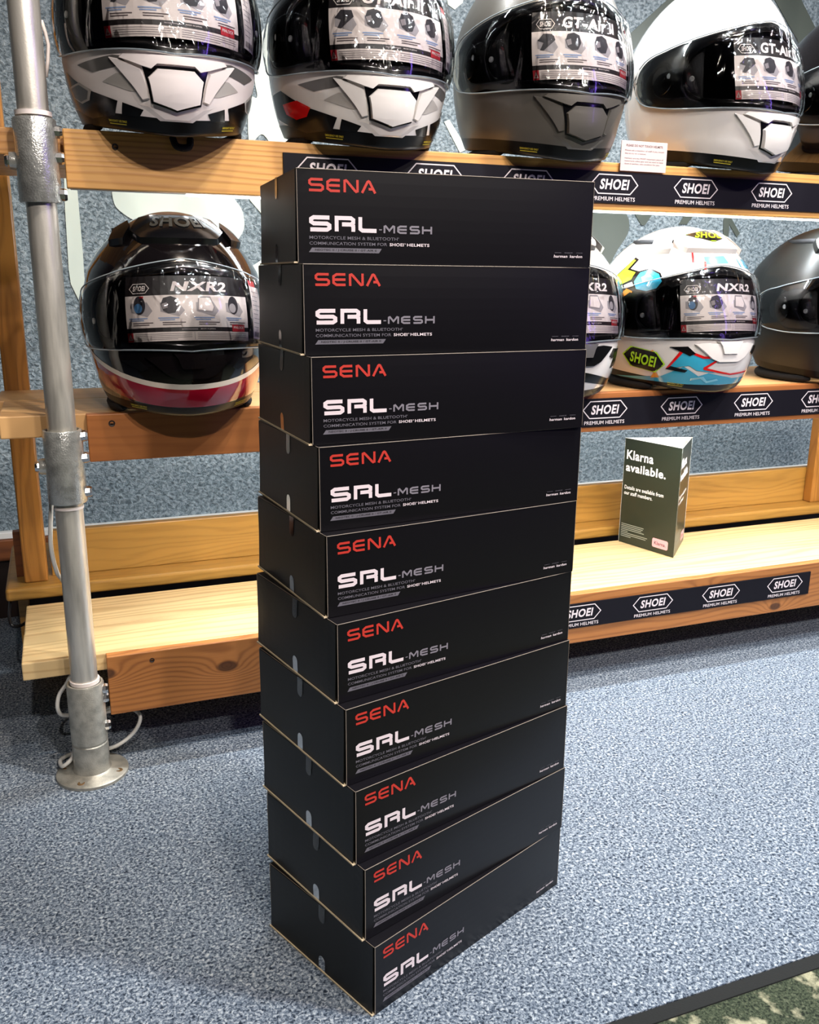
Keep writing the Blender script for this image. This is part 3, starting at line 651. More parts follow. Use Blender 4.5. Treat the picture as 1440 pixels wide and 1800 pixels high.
class Helm:
    def __init__(s, kind):
        s.ZT = ZT if kind == 'round' else 0.315
        s.kind = kind; s.PF = PFN if kind == 'round' else PFG
        if kind == 'round': s.vm = (0.158, 0.134); s.vh = (0.061, 0.042)
        else: s.vm = (0.166, 0.142); s.vh = (0.070, 0.047)
    def rim(s, th):
        a = abs(th) / 180.0
        return 0.004 + 0.016 * math.sin(min(a * 1.35, 1) * PI / 2) ** 1.3 + 0.006 * max(0, (a - 0.6)) / 0.4
    def P(s, th, z, off=0.0):
        t = math.radians(th); zz = min(z, s.ZT - 1e-5)
        wd = dome(PW, s.ZT, zz); ft = dome(s.PF, s.ZT, zz); bk = dome(PB, s.ZT, zz)
        c, sn = math.cos(t), math.sin(t)
        e = 0.92
        if c > 0 and s.kind != 'round' : e = 0.92 + 0.10 * max(0, 1 - abs(z - 0.06) / 0.07)
        x = wd * math.copysign(abs(sn) ** e, sn); y = -(ft if c > 0 else bk) * math.copysign(abs(c) ** e, c)
        v = Vector((x, y, z))
        if off:
            n = s.N(th, z); v = v + n * off
        return v
    def N(s, th, z):
        z = min(z, s.ZT - 0.003)
        a = s.P(th + 0.6, z) - s.P(th - 0.6, z); b = s.P(th, z + 0.0015) - s.P(th, z - 0.0015)
        n = a.cross(b)
        if n.length < 1e-12: return Vector((0, 0, 1))
        n.normalize()
        return n
    def mid(s, th):
        a = min(abs(th) / 105.0, 1); k = a * a * (3 - 2 * a)
        return s.vm[0] + (s.vm[1] - s.vm[0]) * k, s.vh[0] + (s.vh[1] - s.vh[0]) * min(abs(th) / 88.0, 1)
    def band(s, th, tmax, grow, pw):
        m, h = s.mid(th); a = min(abs(th) / tmax, 1.0)
        k = (1 - a ** pw) ** 0.5 if a < 1 else 0.0
        return m - (h + grow) * k, m + (h + grow) * k
    def visor(s, th): return s.band(th, 107, 0.0, 9)
    def port(s, th): return s.band(th, 70, -0.013, 10)

ANG = [a * 3.0 for a in range(-60, 60)]
extra = [66.5, 68, 69.3, 69.95, 101.5, 103, 104.5, 105.8, 106.7, 106.97]
ANG = sorted(set(ANG + extra + [-e for e in extra]))
def shell_mesh(H, mats, off=0.0):
    """mats: paint, black, rim trim"""
    paint, black, trim, chin = mats
    rows = []
    def col(th):
        r0 = H.rim(th); v0, v1 = H.visor(th); p0, p1 = H.port(th)
        zt = r0 + 0.013 + (0.004 if H.kind != 'round' else 0)
        c = [r0 - 0.004, r0, r0 + 0.003, zt - 0.0005, zt + 0.0005]
        lo = [zt + (v0 - zt) * k / 9 for k in range(1, 10)]
        c += lo; c += [v0 + (p0 - v0) * k / 2 for k in (1, 2)]
        d = [p1 + (v1 - p1) * k / 2 for k in (0, 1, 2)]
        for k in range(1, 17):
            q = math.sin(k / 16 * PI / 2); d.append(v1 + (H.ZT - v1) * q)
        return c, d
    vs = []; fs = []; mi = []; n = len(ANG); cols = [col(t) for t in ANG]
    nl = len(cols[0][0]); nu = len(cols[0][1])
    for t, (c, d) in zip(ANG, cols):
        for i, z in enumerate(c):
            o = off - (0.004 if i == 0 else 0.0) - (0.0012 if i in (10 + 3, 11 + 3) or i in (14, 15) else 0)
            vs.append(H.P(t, z, o))
        for i, z in enumerate(d): vs.append(H.P(t, z, off - (0.0012 if i == 0 else 0)) if i < nu - 1 else Vector((0, -0.0, H.ZT)))
    K = nl + nu
    for i in range(n):
        j = (i + 1) % n; tm = (abs(ANG[i]) + abs(ANG[j])) / 2
        for k in range(K - 1):
            if k == nl - 1 and tm < 70: continue
            m = 0 if k > 3 else 2
            if 3 < k < nl - 3: m = 3
            if nl - 3 <= k <= nl + 1: m = 1
            fs.append((i * K + k, j * K + k, j * K + k + 1, i * K + k + 1)); mi.append(m)
    me = bpy.data.meshes.new('shell'); me.from_pydata(vs, [], fs)
    for m in (paint, black, trim, chin): me.materials.append(m)
    for p, k in zip(me.polygons, mi): p.material_index = k; p.use_smooth = True
    bm = bmesh.new(); bm.from_mesh(me); bmesh.ops.remove_doubles(bm, verts=bm.verts, dist=0.00004)
    bmesh.ops.dissolve_degenerate(bm, edges=bm.edges, dist=0.00004); bm.to_mesh(me); bm.free(); me.validate()
    return me

M_vis = clear('clear_visor', 0.015, (0.99, 0.995, 0.99), 1.1)
def film_mat():
    m = clear('wrinkled_clear_film', 0.05, (1.0, 1.0, 1.0), 1.2); nt = m.node_tree
    tc = nt.nodes.new('ShaderNodeTexCoord'); mp = nt.nodes.new('ShaderNodeMapping'); mp.inputs['Scale'].default_value = (1, 1, 0.35)
    n = nt.nodes.new('ShaderNodeTexNoise'); n.inputs['Scale'].default_value = 42; n.inputs['Detail'].default_value = 1.5; n.inputs['Distortion'].default_value = 1.2
    nt.links.new(tc.outputs['Object'], mp.inputs[0]); nt.links.new(mp.outputs[0], n.inputs['Vector'])
    bp = nt.nodes.new('ShaderNodeBump'); bp.inputs['Strength'].default_value = 1.0; bp.inputs['Distance'].default_value = 0.006; nt.links.new(n.outputs['Fac'], bp.inputs['Height'])
    for k in nt.nodes:
        if k.type == 'BSDF_GLOSSY' or k.type == 'FRESNEL': nt.links.new(bp.outputs['Normal'], k.inputs['Normal'])
    return m
M_film = film_mat()
M_pad = plain('black_lining_fabric', (20, 20, 23), 0.9, bump=0.5, bscale=900)
M_blk = plain('black_gloss_plastic', (13, 13, 15), 0.16, spec=0.6); M_rub = plain('black_rubber_trim', (10, 10, 10), 0.30, spec=0.22)
M_yel = plain('yellow_print', (196, 180, 44), 0.5); M_scr = plain('white_visor_peg', (225, 225, 225), 0.3)
C_w = plain('card_white', (244, 232, 228), 0.5); C_k = plain('card_black', (30, 24, 26), 0.45); C_g = plain('card_grey', (176, 170, 174), 0.5)
C_b = plain('card_blue', (150, 172, 212), 0.5); C_r = plain('card_red', (196, 44, 56), 0.45); C_t = plain('card_text', (96, 84, 88), 0.5)
C_hd = plain('card_picture_dark', (44, 40, 48), 0.5); C_hb = plain('card_picture_blue', (70, 120, 168), 0.5); C_lg = plain('card_line_grey', (150, 142, 146), 0.5)
def card_print(P, kind):
    W, Hh = 0.196, 0.088     # card coordinates 0..W, 0..Hh
    cell = (0.012, 0.012)
    P.rect(0, 0.062, W, Hh, C_k, 0, cell); P.rect(0, 0.0185, W, 0.062, C_w, 0, cell)
    P.rect(0, 0.0125, W, 0.0185, C_k, 0, cell); P.rect(0, 0.0, W, 0.0125, C_w, 0, cell)
    P.rect(0, 0.0, 0.010, 0.0125, C_r, 1); P.line([(0.002, 0.003), (0.008, 0.003), (0.005, 0.0095)], 0.0009, C_w, 2, closed=True); P.rect(0.0047, 0.0045, 0.0053, 0.0072, C_w, 2)
    emblem(P, 0.024, 0.0715, 0.032, 0.0125, C_w, C_w, lw=0.0009)
    if kind == 'round': P.text('NXR2', 0.072, 0.067, 0.158, 0.080, M_white_print, bold=0.045, shear=0.35)
    else: P.text('GT-Air II', 0.052, 0.066, 0.156, 0.0815, M_white_print, bold=0.045, shear=0.3)
    for i, x in enumerate((0.024, 0.070, 0.118, 0.165)):
        P.poly([(x - 0.014, 0.040), (x + 0.012, 0.033), (x + 0.020, 0.041), (x + 0.012, 0.053), (x - 0.014, 0.052)], C_g, 1)
        if kind == 'round' and i == 2:
            P.poly([(x - .013, .040), (x + .010, .038), (x + .014, .046), (x + .008, .060), (x - .010, .060)], C_lg, 2); P.poly([(x - .011, .042), (x + .009, .040), (x + .012, .046), (x + .007, .058), (x - .009, .058)], C_w, 3); continue
        cdk = C_hd
        if kind == 'round' and i in (0, 3): P.ell(x, 0.049, 0.0095, 0.0125, C_hd, 2); P.ell(x - 0.002, 0.045, 0.0065, 0.0065, C_hb if i == 0 else C_g, 3)
        elif kind != 'round' and i == 0: P.poly([(x - .014, .050), (x - .004, .059), (x + .013, .058), (x + .016, .050), (x - .004, .037), (x - .010, .038), (x - .004, .047)], C_hd, 2)
        else:
            P.poly([(x - .013, .050), (x - .009, .058), (x + .002, .0605), (x + .011, .057), (x + .013, .047), (x + .007, .038), (x - .003, .037), (x - .010, .041)], C_hd, 2)
            P.poly([(x - .012, .050), (x - .004, .052), (x - .003, .045), (x - .010, .043)], C_lg, 3)
        if kind == 'round' and i == 0: P.rect(x + .001, .0585, x + .007, .061, C_r, 3)
    for i, x in enumerate((0.006, 0.052, 0.100, 0.150)):
        P.rect(x, 0.0305, x + 0.030, 0.0320, C_b, 2); P.rect(x + 0.002, 0.0280, x + 0.024, 0.0294, C_b, 2)
        P.rect(x + 0.006, 0.0245, x + 0.038, 0.0256, C_t, 2); P.rect(x + 0.006, 0.0218, x + 0.032, 0.0229, C_t, 2)
    P.text('MADE IN JAPAN', 0.108, 0.0145, 0.130, 0.0166, C_w, bold=0.01); P.rect(0.084, 0.0148, 0.104, 0.0163, C_lg, 2)
    P.rect(0.160, 0.0125, 0.186, 0.0225, C_r, 2); P.text('PINLOCK', 0.1625, 0.0165, 0.1835, 0.0200, C_w, bold=0.02, lift=3)
    for k in range(4):
        P.rect(0.013, 0.0095 - k * 0.0024, 0.096 - 0.018 * (k == 3), 0.0102 - k * 0.0024, C_lg, 1); P.rect(0.103, 0.0095 - k * 0.0024, 0.190 - 0.03 * (k == 3), 0.0102 - k * 0.0024, C_lg, 1)
    P.rect(0.0992, 0.001, 0.0997, 0.0115, C_lg, 1)
    return W, Hh

def mirror(poly): return [(-a, b) for a, b in poly]
def helmet(name_label, kind, loc, pitch=0.0, yaw=0.0, sc=1.06, paint=None, chin=None, decals=(), group=None, side_tag=True, vent_col=None, crown=True, card=True, hatch=None, emblems=(), rim_text=True, extra_fn=None, inner=None, pinseat=0.0):
    H = Helm(kind)
    t = thing('motorcycle_helmet', name_label, 'helmet', loc, 0, group)
    t.rotation_euler = (math.radians(pitch), 0, math.radians(yaw)); t.scale = (sc, sc, sc)
    me = shell_mesh(H, (paint, M_blk, M_rub, chin or paint))
    sh = bpy.data.objects.new('shell', me); COL.objects.link(sh); sh.parent = t
    sol = sh.modifiers.new('thickness', 'SOLIDIFY'); sol.thickness = 0.006; sol.offset = -1
    # padded lining: smaller inner body with thick cheek and brow pads
    vs = []; fs = []; n = 48; zs = [0.012, 0.03, 0.06, 0.10, 0.14, 0.18, 0.215, 0.24, 0.258]
    for k in range(n):
        th = -180 + 360 * k / n
        for z in zs: vs.append(H.P(th, z, -0.014 - (0.010 if z < 0.1 and abs(th) > 30 else 0)))
    m = len(zs)
    for k in range(n):
        thm = abs(-180 + 360 * (k + .5) / n)
        for i in range(m - 1):
            if thm < 60 and 1 < i < 6: continue
            j = (k + 1) % n; fs.append((k * m + i, j * m + i, j * m + i + 1, k * m + i + 1))
    mb = MB(); mb.add(vs, fs, inner or M_pad)
    mb.tube([(0, -0.0, 0.255), (0, 0, 0.262)], 0.085, M_pad, 24)
    li = mb.build('lining', t, smooth=True, flipfix=False); s2 = li.modifiers.new('padding', 'SOLIDIFY'); s2.thickness = 0.012; s2.offset = -1
    # padded neck roll under the rear rim, which is what the helmet rests on
    top = 0.9948 if loc[2] > 0.9 else 0.5918; pts = []
    for k in range(41):
        th = 62 + (360 - 124) * k / 40; th = th - 360 if th > 180 else th
        q = H.P(th, H.rim(th) + 0.004, -0.010)
        pts.append((q.x, q.y, (top - loc[2]) / sc - q.y * math.tan(math.radians(pitch)) + 0.0085))
    mb = MB(); mb.tube(pts, [0.004] + [0.0080] * 39 + [0.004], M_pad, 10); mb.build('neck_roll', t, smooth=True)
    # visor: clear shell standing proud of the paint, with a raised lower lip
    A = [-106.99] + [a for a in ANG if abs(a) < 106.98] + [106.99]
    vs = []; fs = []; nr = 13
    for th in A:
        v0, v1 = H.visor(th)
        for i in range(nr):
            u = i / (nr - 1); z = v0 + (v1 - v0) * u
            vs.append(H.P(th, z, 0.0030 + 0.0042 * math.sin(PI * u) ** 0.5))
    for a in range(len(A) - 1):
        for i in range(nr - 1): fs.append((a * nr + i, (a + 1) * nr + i, (a + 1) * nr + i + 1, a * nr + i + 1))
    mb = MB(); mb.add(vs, fs, M_vis); vi = mb.build('visor', t, smooth=True, flipfix=False)
    M_visedge = plain('visor_edge', (150, 160, 166), 0.12, spec=0.8)
    for top in (0, 1):
        mb = MB(); B = [b for b in range(-104, 105, 4)]
        if top: pts = [H.P(b, H.visor(b)[1], 0.0036) for b in B]
        else: pts = [H.P(b, H.visor(b)[0], 0.0036) for b in B]
        mb.tube(pts, 0.0009 if top else 0.0012, M_visedge, 6); mb.build('visor_edge', vi, smooth=True)
    if card:
        vs = []; fs = []; T = list(range(-48, 61, 4))
        for th in T:
            v0, v1 = H.visor(th)
            for i in range(9):
                u = i / 8; vs.append(H.P(th, v0 + 0.004 + (v1 - v0 - 0.008) * u, 0.0080 + 0.0004 * math.sin(th * 0.9 + 5 * u)))
        for a in range(len(T) - 1):
            for i in range(8): fs.append((a * 9 + i, (a + 1) * 9 + i, (a + 1) * 9 + i + 1, a * 9 + i + 1))
        mb = MB(); mb.add(vs, fs, M_film); mb.build('protective_film', vi, smooth=True, flipfix=False)
    # visor base plates and pegs at each side
    for sd in (-1, 1):
        mb = MB(); c = H.P(86 * sd, H.mid(86)[0], 0.0); nn = H.N(86 * sd, H.mid(86)[0]); q = Vector((0, 0, 1)).rotation_difference(nn).to_matrix().to_4x4()
        mb.lathe((0, 0, 0), [(0.026, 0.0), (0.0255, 0.0014), (0.020, 0.0020), (0.0195, 0.0010), (0.009, 0.0012), (0.0085, 0.0026), (0.0, 0.0026)], M_blk, 28)
        pl = mb.build('base_plate', t, xf=Matrix.Translation(c) @ q, smooth=True, sharp=30)
        for (dth, dz) in ((-22 * sd, -0.002), (-6 * sd, 0.004)):
            c = H.P(86 * sd + dth, H.mid(86)[0] + dz, 0.001); nn = H.N(86 * sd + dth, H.mid(86)[0] + dz); q = Vector((0, 0, 1)).rotation_difference(nn).to_matrix().to_4x4()
            mb = MB(); mb.lathe((0, 0, 0), [(0.0042, 0), (0.0042, 0.0016), (0.0030, 0.0020), (0.0016, 0.0012), (0, 0.0012)], M_scr, 14); mb.build('visor_peg', pl, xf=Matrix.Translation(c) @ q)
    # dark brow strip on top of the eye port
    # informative card tucked behind the visor
    if card:
        P = Print((0.009, 0.012)); W, Hh = card_print(P, kind)
        zc = H.mid(0)[0] - H.vh[0] + (0.0150 if kind == 'round' else 0.019); rad = 0.150
        def fc(u, v, l):
            th = math.degrees((u - W * 0.5 + 0.004) / rad); k = H.mid(th)[0] - H.mid(0)[0]
            z = zc + k * 0.6 + v * (0.98 if kind == 'round' else 1.06)
            return H.P(th, z, 0.0006 + 0.0003 * l)
        mb = MB(); P.emit(mb, fc); ca = mb.build('info_card', t, flipfix=False)
    if side_tag:
        P = Print((0.008, 0.012)); P.rect(0, 0, 0.030, 0.074, C_w, 0, (0.008, 0.012)); P.rect(0.0, 0.074, 0.020, 0.082, C_r, 0, (0.008, 0.012))
        for k in range(9): P.rect(0.003, 0.066 - k * 0.0062, 0.026 - (k % 3) * 0.004, 0.0668 - k * 0.0062, C_lg, 1)
        for k in range(11): P.rect(0.004 + k * 0.002, 0.003, 0.0049 + k * 0.002, 0.010, C_t, 1)
        mb = MB(); P.emit(mb, lambda u, v, l: H.P(45 + math.degrees(u / 0.145), H.mid(50)[0] - 0.037 + v - u * 0.15, 0.0008 + 0.0002 * l)); mb.build('size_tag', t, flipfix=False)
    # black lower rim already in the shell; yellow printed wording on both sides of it
    if rim_text:
        for sd in (-1, 1):
            P = Print(); P.text('EMERGENCY USE ONLY', 0, 0.0042, 0.032, 0.0070, M_yel, bold=0.03); P.rect(0, 0.0014, 0.030, 0.0026, M_yel, 2)
            a0 = -46 if sd < 0 else 34
            mb = MB(); P.emit(mb, lambda u, v, l: H.P(a0 + u * 430, H.rim(a0 + u * 430) + 0.0035 + v * 0.95, 0.0004 + 0.0002 * l)); mb.build('warning_print', t, flipfix=False)
    # painted decals: (poly[(theta,z)], material, level)
    names = {}
    for it in decals:
        poly, mt, lv = it
        P = Print(); P.poly(poly, mt, lv, (3.0, 0.006)); mb = MB()
        P.emit(mb, lambda u, v, l: H.P(u, v, 0.0005 + 0.0004 * l)); mb.build('painted_decal', sh, flipfix=False, smooth=True)
    for (th, z, wd, m1, m2, m3, rot) in emblems:
        P = Print(); emblem(P, 0, 0, wd, wd * 0.42, m1, m2, m3, lw=wd * 0.03, cell=(wd * 0.2, wd * 0.2)); cr, sr = math.cos(math.radians(rot)), math.sin(math.radians(rot))
        mb = MB(); P.emit(mb, lambda u, v, l: H.P(th + math.degrees((u * cr - v * sr) / 0.14), z + u * sr + v * cr, 0.0014 + 0.0003 * l)); mb.build('emblem_print', sh, flipfix=False)
    # raised patches on the surface (front-view coordinates in metres)
    def raised(name, poly, z_in, z_out, mat, parent, cell=(0.010, 0.010), bev=0.0, bend=None):
        """poly in (x across, z up) seen from the front; the top face may be tapered inward by bev"""
        def th_of(x, z):
            wv = dome(PW, H.ZT, z); r = max(-0.98, min(0.98, x / wv)); return math.degrees(math.asin(math.copysign(abs(r) ** (1 / 0.92), r)))
        P = Print(); cx = sum(p[0] for p in poly) / len(poly); cz = sum(p[1] for p in poly) / len(poly)
        inner_p = [(p[0] + (cx - p[0]) * bev, p[1] + (cz - p[1]) * bev) for p in poly]
        P.poly(inner_p, mat, 0, cell); mb = MB()
        off = (lambda x, z: z_out + (bend(x, z) if bend else 0))
        P.emit(mb, lambda u, v, l: H.P(th_of(u, v), v, off(u, v)))
        n = len(poly); dens = []
        for i in range(n):
            a, b = poly[i], poly[(i + 1) % n]; ia, ib = inner_p[i], inner_p[(i + 1) % n]; k = max(1, int(math.hypot(b[0] - a[0], b[1] - a[1]) / 0.006))
            for j in range(k): dens.append(((a[0] + (b[0] - a[0]) * j / k, a[1] + (b[1] - a[1]) * j / k), (ia[0] + (ib[0] - ia[0]) * j / k, ia[1] + (ib[1] - ia[1]) * j / k)))
        m_ = len(dens); vs = [H.P(th_of(*d[1]), d[1][1], off(*d[1])) for d in dens] + [H.P(th_of(*d[0]), d[0][1], z_in) for d in dens]
        mb.add(vs, [(i, (i + 1) % m_, m_ + (i + 1) % m_, m_ + i) for i in range(m_)], mat)
        o = mb.build(name, parent, smooth=True, flipfix=False, sharp=28)
        return o
    v0 = H.mid(0)[0] - H.vh[0]
    mirr = lambda p: [(-a, b) for a, b in reversed(p)]
    if kind != 'round':
        vc = vent_col or paint
        c = v0 - 0.002
        lip = raised('vent_brow', [(-0.070, c - 0.004), (-0.066, c + 0.000), (0.066, c + 0.000), (0.070, c - 0.004), (0.045, c - 0.013), (0.034, c - 0.016), (0.026, c - 0.010), (-0.026, c - 0.010), (-0.034, c - 0.016), (-0.045, c - 0.013)], 0.0, 0.0050, vc, t, bev=0.05)
        for fn in ((lambda p: p), mirr):
            raised('vent_flank', fn([(-0.080, c - 0.003), (-0.071, c - 0.005), (-0.046, c - 0.016), (-0.042, c - 0.026), (-0.036, c - 0.050), (-0.043, c - 0.052)]), 0.0, 0.0036, vc, t, bev=0.06)
        raised('vent_recess', [(-0.044, c - 0.012), (0.044, c - 0.012), (0.0405, c - 0.028), (0.0340, c - 0.0545), (0.0, c - 0.0635), (-0.0340, c - 0.0545), (-0.0405, c - 0.028)], 0.0, 0.0010, M_blk, t)
        ht = raised('vent_hatch', [(-0.032, c - 0.020), (-0.026, c - 0.0150), (0.026, c - 0.0150), (0.032, c - 0.020), (0.0385, c - 0.0255), (0.0320, c - 0.053), (0.0, c - 0.0615), (-0.0320, c - 0.053), (-0.0385, c - 0.0255)], 0.0, 0.0058, hatch or vc, t, bev=0.07, bend=lambda x, z: 0.003 * max(0, (c - 0.020 - z)) / 0.03 if z > c - 0.04 else 0.002)
        raised('vent_chin', [(-0.050, c - 0.056), (-0.036, c - 0.060), (0.0, c - 0.0695), (0.036, c - 0.060), (0.050, c - 0.056), (0.022, c - 0.0745), (-0.022, c - 0.0745)], 0.0, 0.0012, vc, t, bev=0.25)
    else:
        vc = vent_col or paint; c = v0 - 0.002
        raised('chin_vent', [(-0.062, c - 0.006), (-0.040, c - 0.003), (-0.022, c - 0.004), (-0.014, c - 0.022), (0.014, c - 0.022), (0.022, c - 0.004), (0.040, c - 0.003), (0.062, c - 0.006), (0.050, c - 0.016), (0.034, c - 0.030), (0.020, c - 0.036), (-0.020, c - 0.036), (-0.034, c - 0.030), (-0.050, c - 0.016)], 0.0, 0.0045, vc, t, bev=0.05)
        raised('vent_hatch', [(-0.026, c + 0.000), (0.026, c + 0.000), (0.020, c - 0.008), (0.015, c - 0.0225), (-0.015, c - 0.0225), (-0.020, c - 0.008)], 0.0, 0.0075, hatch or vc, t, bev=0.10)
        for fn in ((lambda p: p), mirr):
            raised('side_slot', fn([(-0.092, c - 0.012), (-0.070, c - 0.010), (-0.058, c - 0.022), (-0.066, c - 0.026)]), 0.0, 0.0016, M_blk if vc is not M_blk else plain('slot_grey', (34, 34, 38), 0.4), t)
    if crown:
        # wide crown vent: plateau with a hatch at each end (directions: front view, high on the crown)
        cc = crown if crown is not True else (vent_col or paint)
        def top_pt(x, s_, off):    # s_ : distance along the crown from brow (0) to apex (1)
            z = 0.232 + 0.046 * math.sin(s_ * PI / 2); th = x * 1.0
            return H.P(th, z, off)
        def plate(name, outline, off, mat, par):
            P = Print(); P.poly(outline, mat, 0, (6.0, 0.12)); mb = MB(); P.emit(mb, lambda u, v, l: top_pt(u, v, off))
            n = len(outline); den = []
            for i in range(n):
                a, b = outline[i], outline[(i + 1) % n]; k = 8
                den += [(a[0] + (b[0] - a[0]) * j / k, a[1] + (b[1] - a[1]) * j / k) for j in range(k)]
            m_ = len(den); vs = [top_pt(a, b, off) for a, b in den] + [top_pt(a * 1.06, b - 0.05, -0.001) for a, b in den]
            mb.add(vs, [(i, (i + 1) % m_, m_ + (i + 1) % m_, m_ + i) for i in range(m_)], mat); return mb.build(name, par, smooth=True, flipfix=False, sharp=30)
        cv = plate('crown_vent', [(-44, 0.30), (-30, 0.16), (30, 0.16), (44, 0.30), (48, 0.62), (30, 0.72), (-30, 0.72), (-48, 0.62)], 0.0075, cc, t)
        for sd in (1, -1):
            o_ = [(sd * 46, 0.14), (sd * 62, 0.10), (sd * 70, 0.34), (sd * 60, 0.52), (sd * 48, 0.40)]
            plate('vent_slider', o_ if sd == 1 else o_[::-1], 0.0085, M_blk if cc is M_blk else cc, t)
        P = Print()
        if name_label.startswith('white helmet with cyan'): emblem(P, 0, 0, 2.6, 2.6, M_lime, M_lime, M_kg2, lw=0.12, cell=(0.3, 0.3))
        else: P.text('SHOEI', -1, -1, 1, 1, plain('crown_lettering', (60, 58, 52), 0.4), bold=0.04)
        mb = MB(); P.emit(mb, lambda u, v, l: top_pt(u * 26, 0.50 + v * 0.13, 0.0082 + 0.0003 * l)); mb.build('crown_print', cv, flipfix=False)
    return t, H

M_gb = plain('gloss_black_paint', (12, 9, 10), 0.10, coat=1.0); M_gw = plain('gloss_white_paint', (226, 220, 214), 0.12, coat=1.0)
M_gw2 = plain('matt_white_paint', (224, 214, 210), 0.38, coat=0.1); M_silver = plain('silver_grey_paint', (96, 92, 86), 0.36, metal=0.35, coat=0.15)
M_mb = plain('matt_black_paint', (24, 25, 24), 0.40, spec=0.4); M_crim = plain('crimson_paint', (150, 10, 34), 0.10, coat=1.0); M_ivory = plain('ivory_stripe', (222, 208, 192), 0.2, coat=0.5)
M_dg = plain('dark_grey_graphic', (84, 82, 80), 0.3, coat=0.3); M_lg = plain('light_grey_graphic', (172, 166, 160), 0.3, coat=0.3); M_rg = plain('red_graphic', (206, 20, 22), 0.2, coat=0.6)
M_cy = plain('cyan_graphic', (52, 160, 190), 0.15, coat=0.8); M_cyl = plain('pale_cyan_graphic', (120, 200, 220), 0.15, coat=0.8); M_lime = plain('lime_graphic', (176, 222, 40), 0.15, coat=0.6); M_or = plain('orange_graphic', (240, 150, 50), 0.2, coat=0.6); M_kg2 = plain('black_graphic', (12, 12, 13), 0.25, coat=0.1, spec=0.3)

def gt_graphics(red):
    d = []
    for sg in (1, -1):
        f = (lambda p: p) if sg == 1 else mirror
        d.append((f([(-86, .016), (-28, .018), (-24, .022), (-86, .040)]), M_kg2, 0) if 0 else (f([(-96, .088), (-80, .092), (-56, .062), (-36, .046), (-40, .026), (-62, .022), (-96, .050)]), M_kg2, 0))
        d.append((f([(-33, .044), (-20, .034), (-23, .024), (-35, .026)]), M_kg2, 0))
        d.append((f([(-62, .098), (-34, .109), (-30, .108), (-26, .096), (-50, .086)]), M_dg, 0))
        d.append((f([(-34, .084), (-24, .084), (-15, .056), (-28, .060), (-44, .073)]), M_lg, 0))
        d.append((f([(-80, .070), (-64, .074), (-54, .062), (-58, .048), (-68, .044), (-78, .054)]), M_rg if red and sg == 1 else M_lg, 1))
        if not (red and sg == 1): d.append((f([(-78, .0675), (-65, .071), (-57, .061), (-60, .050), (-68, .047), (-76, .055)]), M_dg, 2))
    return [([(a, .020 + (b - .020) * .82) for a, b in p], m, l) for p, m, l in d]
helmet('glossy black helmet with pale grey chin, leftmost on the top shelf beside pole', 'angular', (0.177, 0.075, 0.993), pitch=5, paint=M_gb, chin=M_gw2, decals=gt_graphics(False), vent_col=M_gw2, group=None, crown=M_blk)
mb = MB(); mb.tube(curve_pts([(0.004, -0.070, 0.004), (0.007, -0.080, -0.006), (0.016, -0.082, -0.0085), (0.025, -0.080, -0.006), (0.028, -0.070, 0.004)], 5), 0.0048, M_pad, 8); mb.build('chin_strap', bpy.data.objects['motorcycle_helmet'], smooth=True)
helmet('black and pale grey helmet with red hexagon patch, second on the top shelf', 'angular', (0.487, 0.080, 0.993), pitch=5, paint=M_gb, chin=M_gw, decals=gt_graphics(True), vent_col=M_gw, crown=M_blk)
helmet('plain matt silver grey helmet, third on the top shelf', 'angular', (0.816, 0.080, 0.993), pitch=5, paint=M_silver, vent_col=M_silver, crown=False)
helmet('plain glossy white helmet on top shelf, behind the small notice card', 'angular', (1.188, 0.094, 0.9945), pitch=5, yaw=9, paint=M_gw, vent_col=M_gw, crown=False)
helmet('black helmet at the right end of the top shelf, cut by photo edge', 'angular', (1.545, 0.095, 0.993), pitch=5, paint=M_gb, vent_col=M_gb)
# middle shelf
def band_poly(lo, hi, a=98, n=26):
    T = [-a + 2 * a * k / n for k in range(n + 1)]
    return [(x, lo(x)) for x in T] + [(x, hi(x)) for x in reversed(T)]
sw = lambda base, rise: (lambda x: base + rise * (1 - math.cos(math.radians(min(abs(x), 100)))))
helmet('glossy black helmet with crimson chin band, left of the cartons on middle shelf', 'round', (0.180, 0.075, 0.592), pitch=1, sc=1.045, paint=M_gb,
       decals=[(band_poly(sw(.0175, .036), sw(.044, .048)), M_crim, 0), (band_poly(sw(.044, .048), sw(.0515, .048)), M_ivory, 0)], vent_col=M_gb, crown=M_blk)
helmet('white helmet with black chin vent, half hidden behind cartons on middle shelf', 'round', (0.838, 0.078, 0.592), pitch=1, paint=M_gw, vent_col=M_kg2, hatch=M_dg,
       decals=[([(-60, .030), (-30, .036), (0, .050), (30, .036), (60, .030), (60, .022), (30, .024), (0, .034), (-30, .024), (-60, .022)], M_kg2, 0), ([(30, .052), (62, .062), (72, .084), (56, .086), (34, .074)], M_kg2, 0), ([(-30, .052), (-62, .062), (-72, .084), (-56, .086), (-34, .074)], M_kg2, 0)], crown=M_dg)
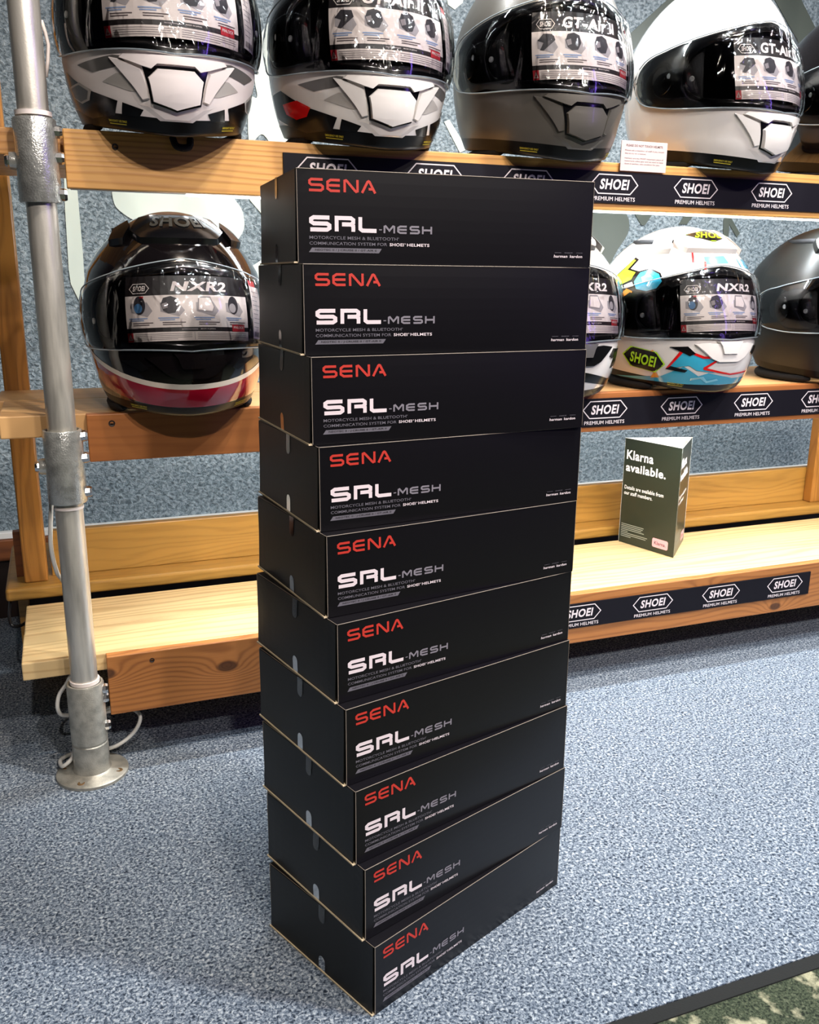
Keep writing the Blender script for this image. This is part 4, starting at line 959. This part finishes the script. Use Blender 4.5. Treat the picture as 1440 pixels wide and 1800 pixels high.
cart = [
 ([(-96, .020), (-58, .020), (-30, .0185), (0, .0185), (22, .019), (30, .030), (8, .030), (-14, .040), (-22, .034), (-34, .050), (-52, .030)], M_cy, 0),
 ([(-46, .046), (-34, .078), (-20, .066), (-6, .066), (-18, .048), (-8, .040), (-24, .044), (-30, .052)], M_cy, 1),
 ([(-48, .044), (-35, .082), (-33, .079), (-44, .050)], M_rg, 2), ([(-35, .082), (-19, .069), (-3, .068), (-4, .065), (-20, .065), (-34, .077)], M_rg, 2),
 ([(-3, .068), (-16, .049), (-19, .050), (-7, .066)], M_rg, 2), ([(-19, .050), (4, .039), (26, .042), (26, .039), (4, .036), (-19, .046)], M_rg, 2),
 ([(-48, .044), (-44, .050), (-31, .044), (-33, .040)], M_kg2, 2), ([(-28, .030), (-18, .034), (-14, .026), (-6, .030), (-4, .027), (-14, .022), (-20, .030), (-28, .026)], M_cyl, 2),
 ([(-66, .064), (-57, .076), (-54, .070), (-60, .060)], M_or, 1), ([(-60, .026), (-56, .040), (-53, .028)], M_or, 1),
 # free colourful blobs on the side of the crown
 ([(-112, .170), (-100, .182), (-92, .205), (-84, .232), (-78, .228), (-82, .212), (-72, .208), (-74, .192), (-84, .184), (-80, .172), (-92, .168), (-100, .158)], M_kg2, 0),
 ([(-110, .171), (-99, .183), (-91, .204), (-84, .228), (-81, .226), (-85, .210), (-75, .206), (-77, .194), (-87, .184), (-84, .174), (-93, .171), (-100, .162)], M_lime, 1),
 ([(-76, .190), (-72, .208), (-62, .214), (-52, .206), (-48, .192), (-52, .178), (-62, .172), (-72, .176)], M_kg2, 0),
 ([(-74, .190), (-70, .206), (-62, .211), (-53, .204), (-50, .192), (-54, .180), (-62, .175), (-71, .178)], M_cy, 1),
 ([(-68, .198), (-62, .204), (-57, .198), (-60, .190), (-66, .190)], M_cyl, 2), ([(-84, .160), (-76, .172), (-70, .168), (-72, .158), (-78, .155)], M_kg2, 2), ([(-86, .166), (-80, .178), (-74, .174), (-76, .160)], M_or, 1),
 ([(-46, .186), (-38, .198), (-40, .190), (-34, .188), (-42, .182)], M_kg2, 1),
 ([(-14, .222), (8, .224), (6, .236), (-14, .234)], M_cyl, 0), ([(22, .218), (44, .214), (42, .230), (22, .232)], M_cy, 0), ([(-26, .224), (-24, .224), (-24, .244), (-26, .243)], M_rg, 0), ([(-16, .213), (-14, .213), (-13, .226), (-15, .226)], M_rg, 0)]
helmet('white helmet with cyan, red and lime graphics, right of cartons on middle shelf', 'round', (1.148, 0.080, 0.592), pitch=1, paint=M_gw, vent_col=M_gw, decals=cart, crown=M_gw,
       emblems=[(-65, .058, .082, M_lime, M_lime, M_kg2, -8)])
helmet('matt black helmet at the right end of the middle shelf', 'round', (1.545, 0.085, 0.592), pitch=1, sc=1.10, paint=M_mb, vent_col=M_mb, card=False, side_tag=False)
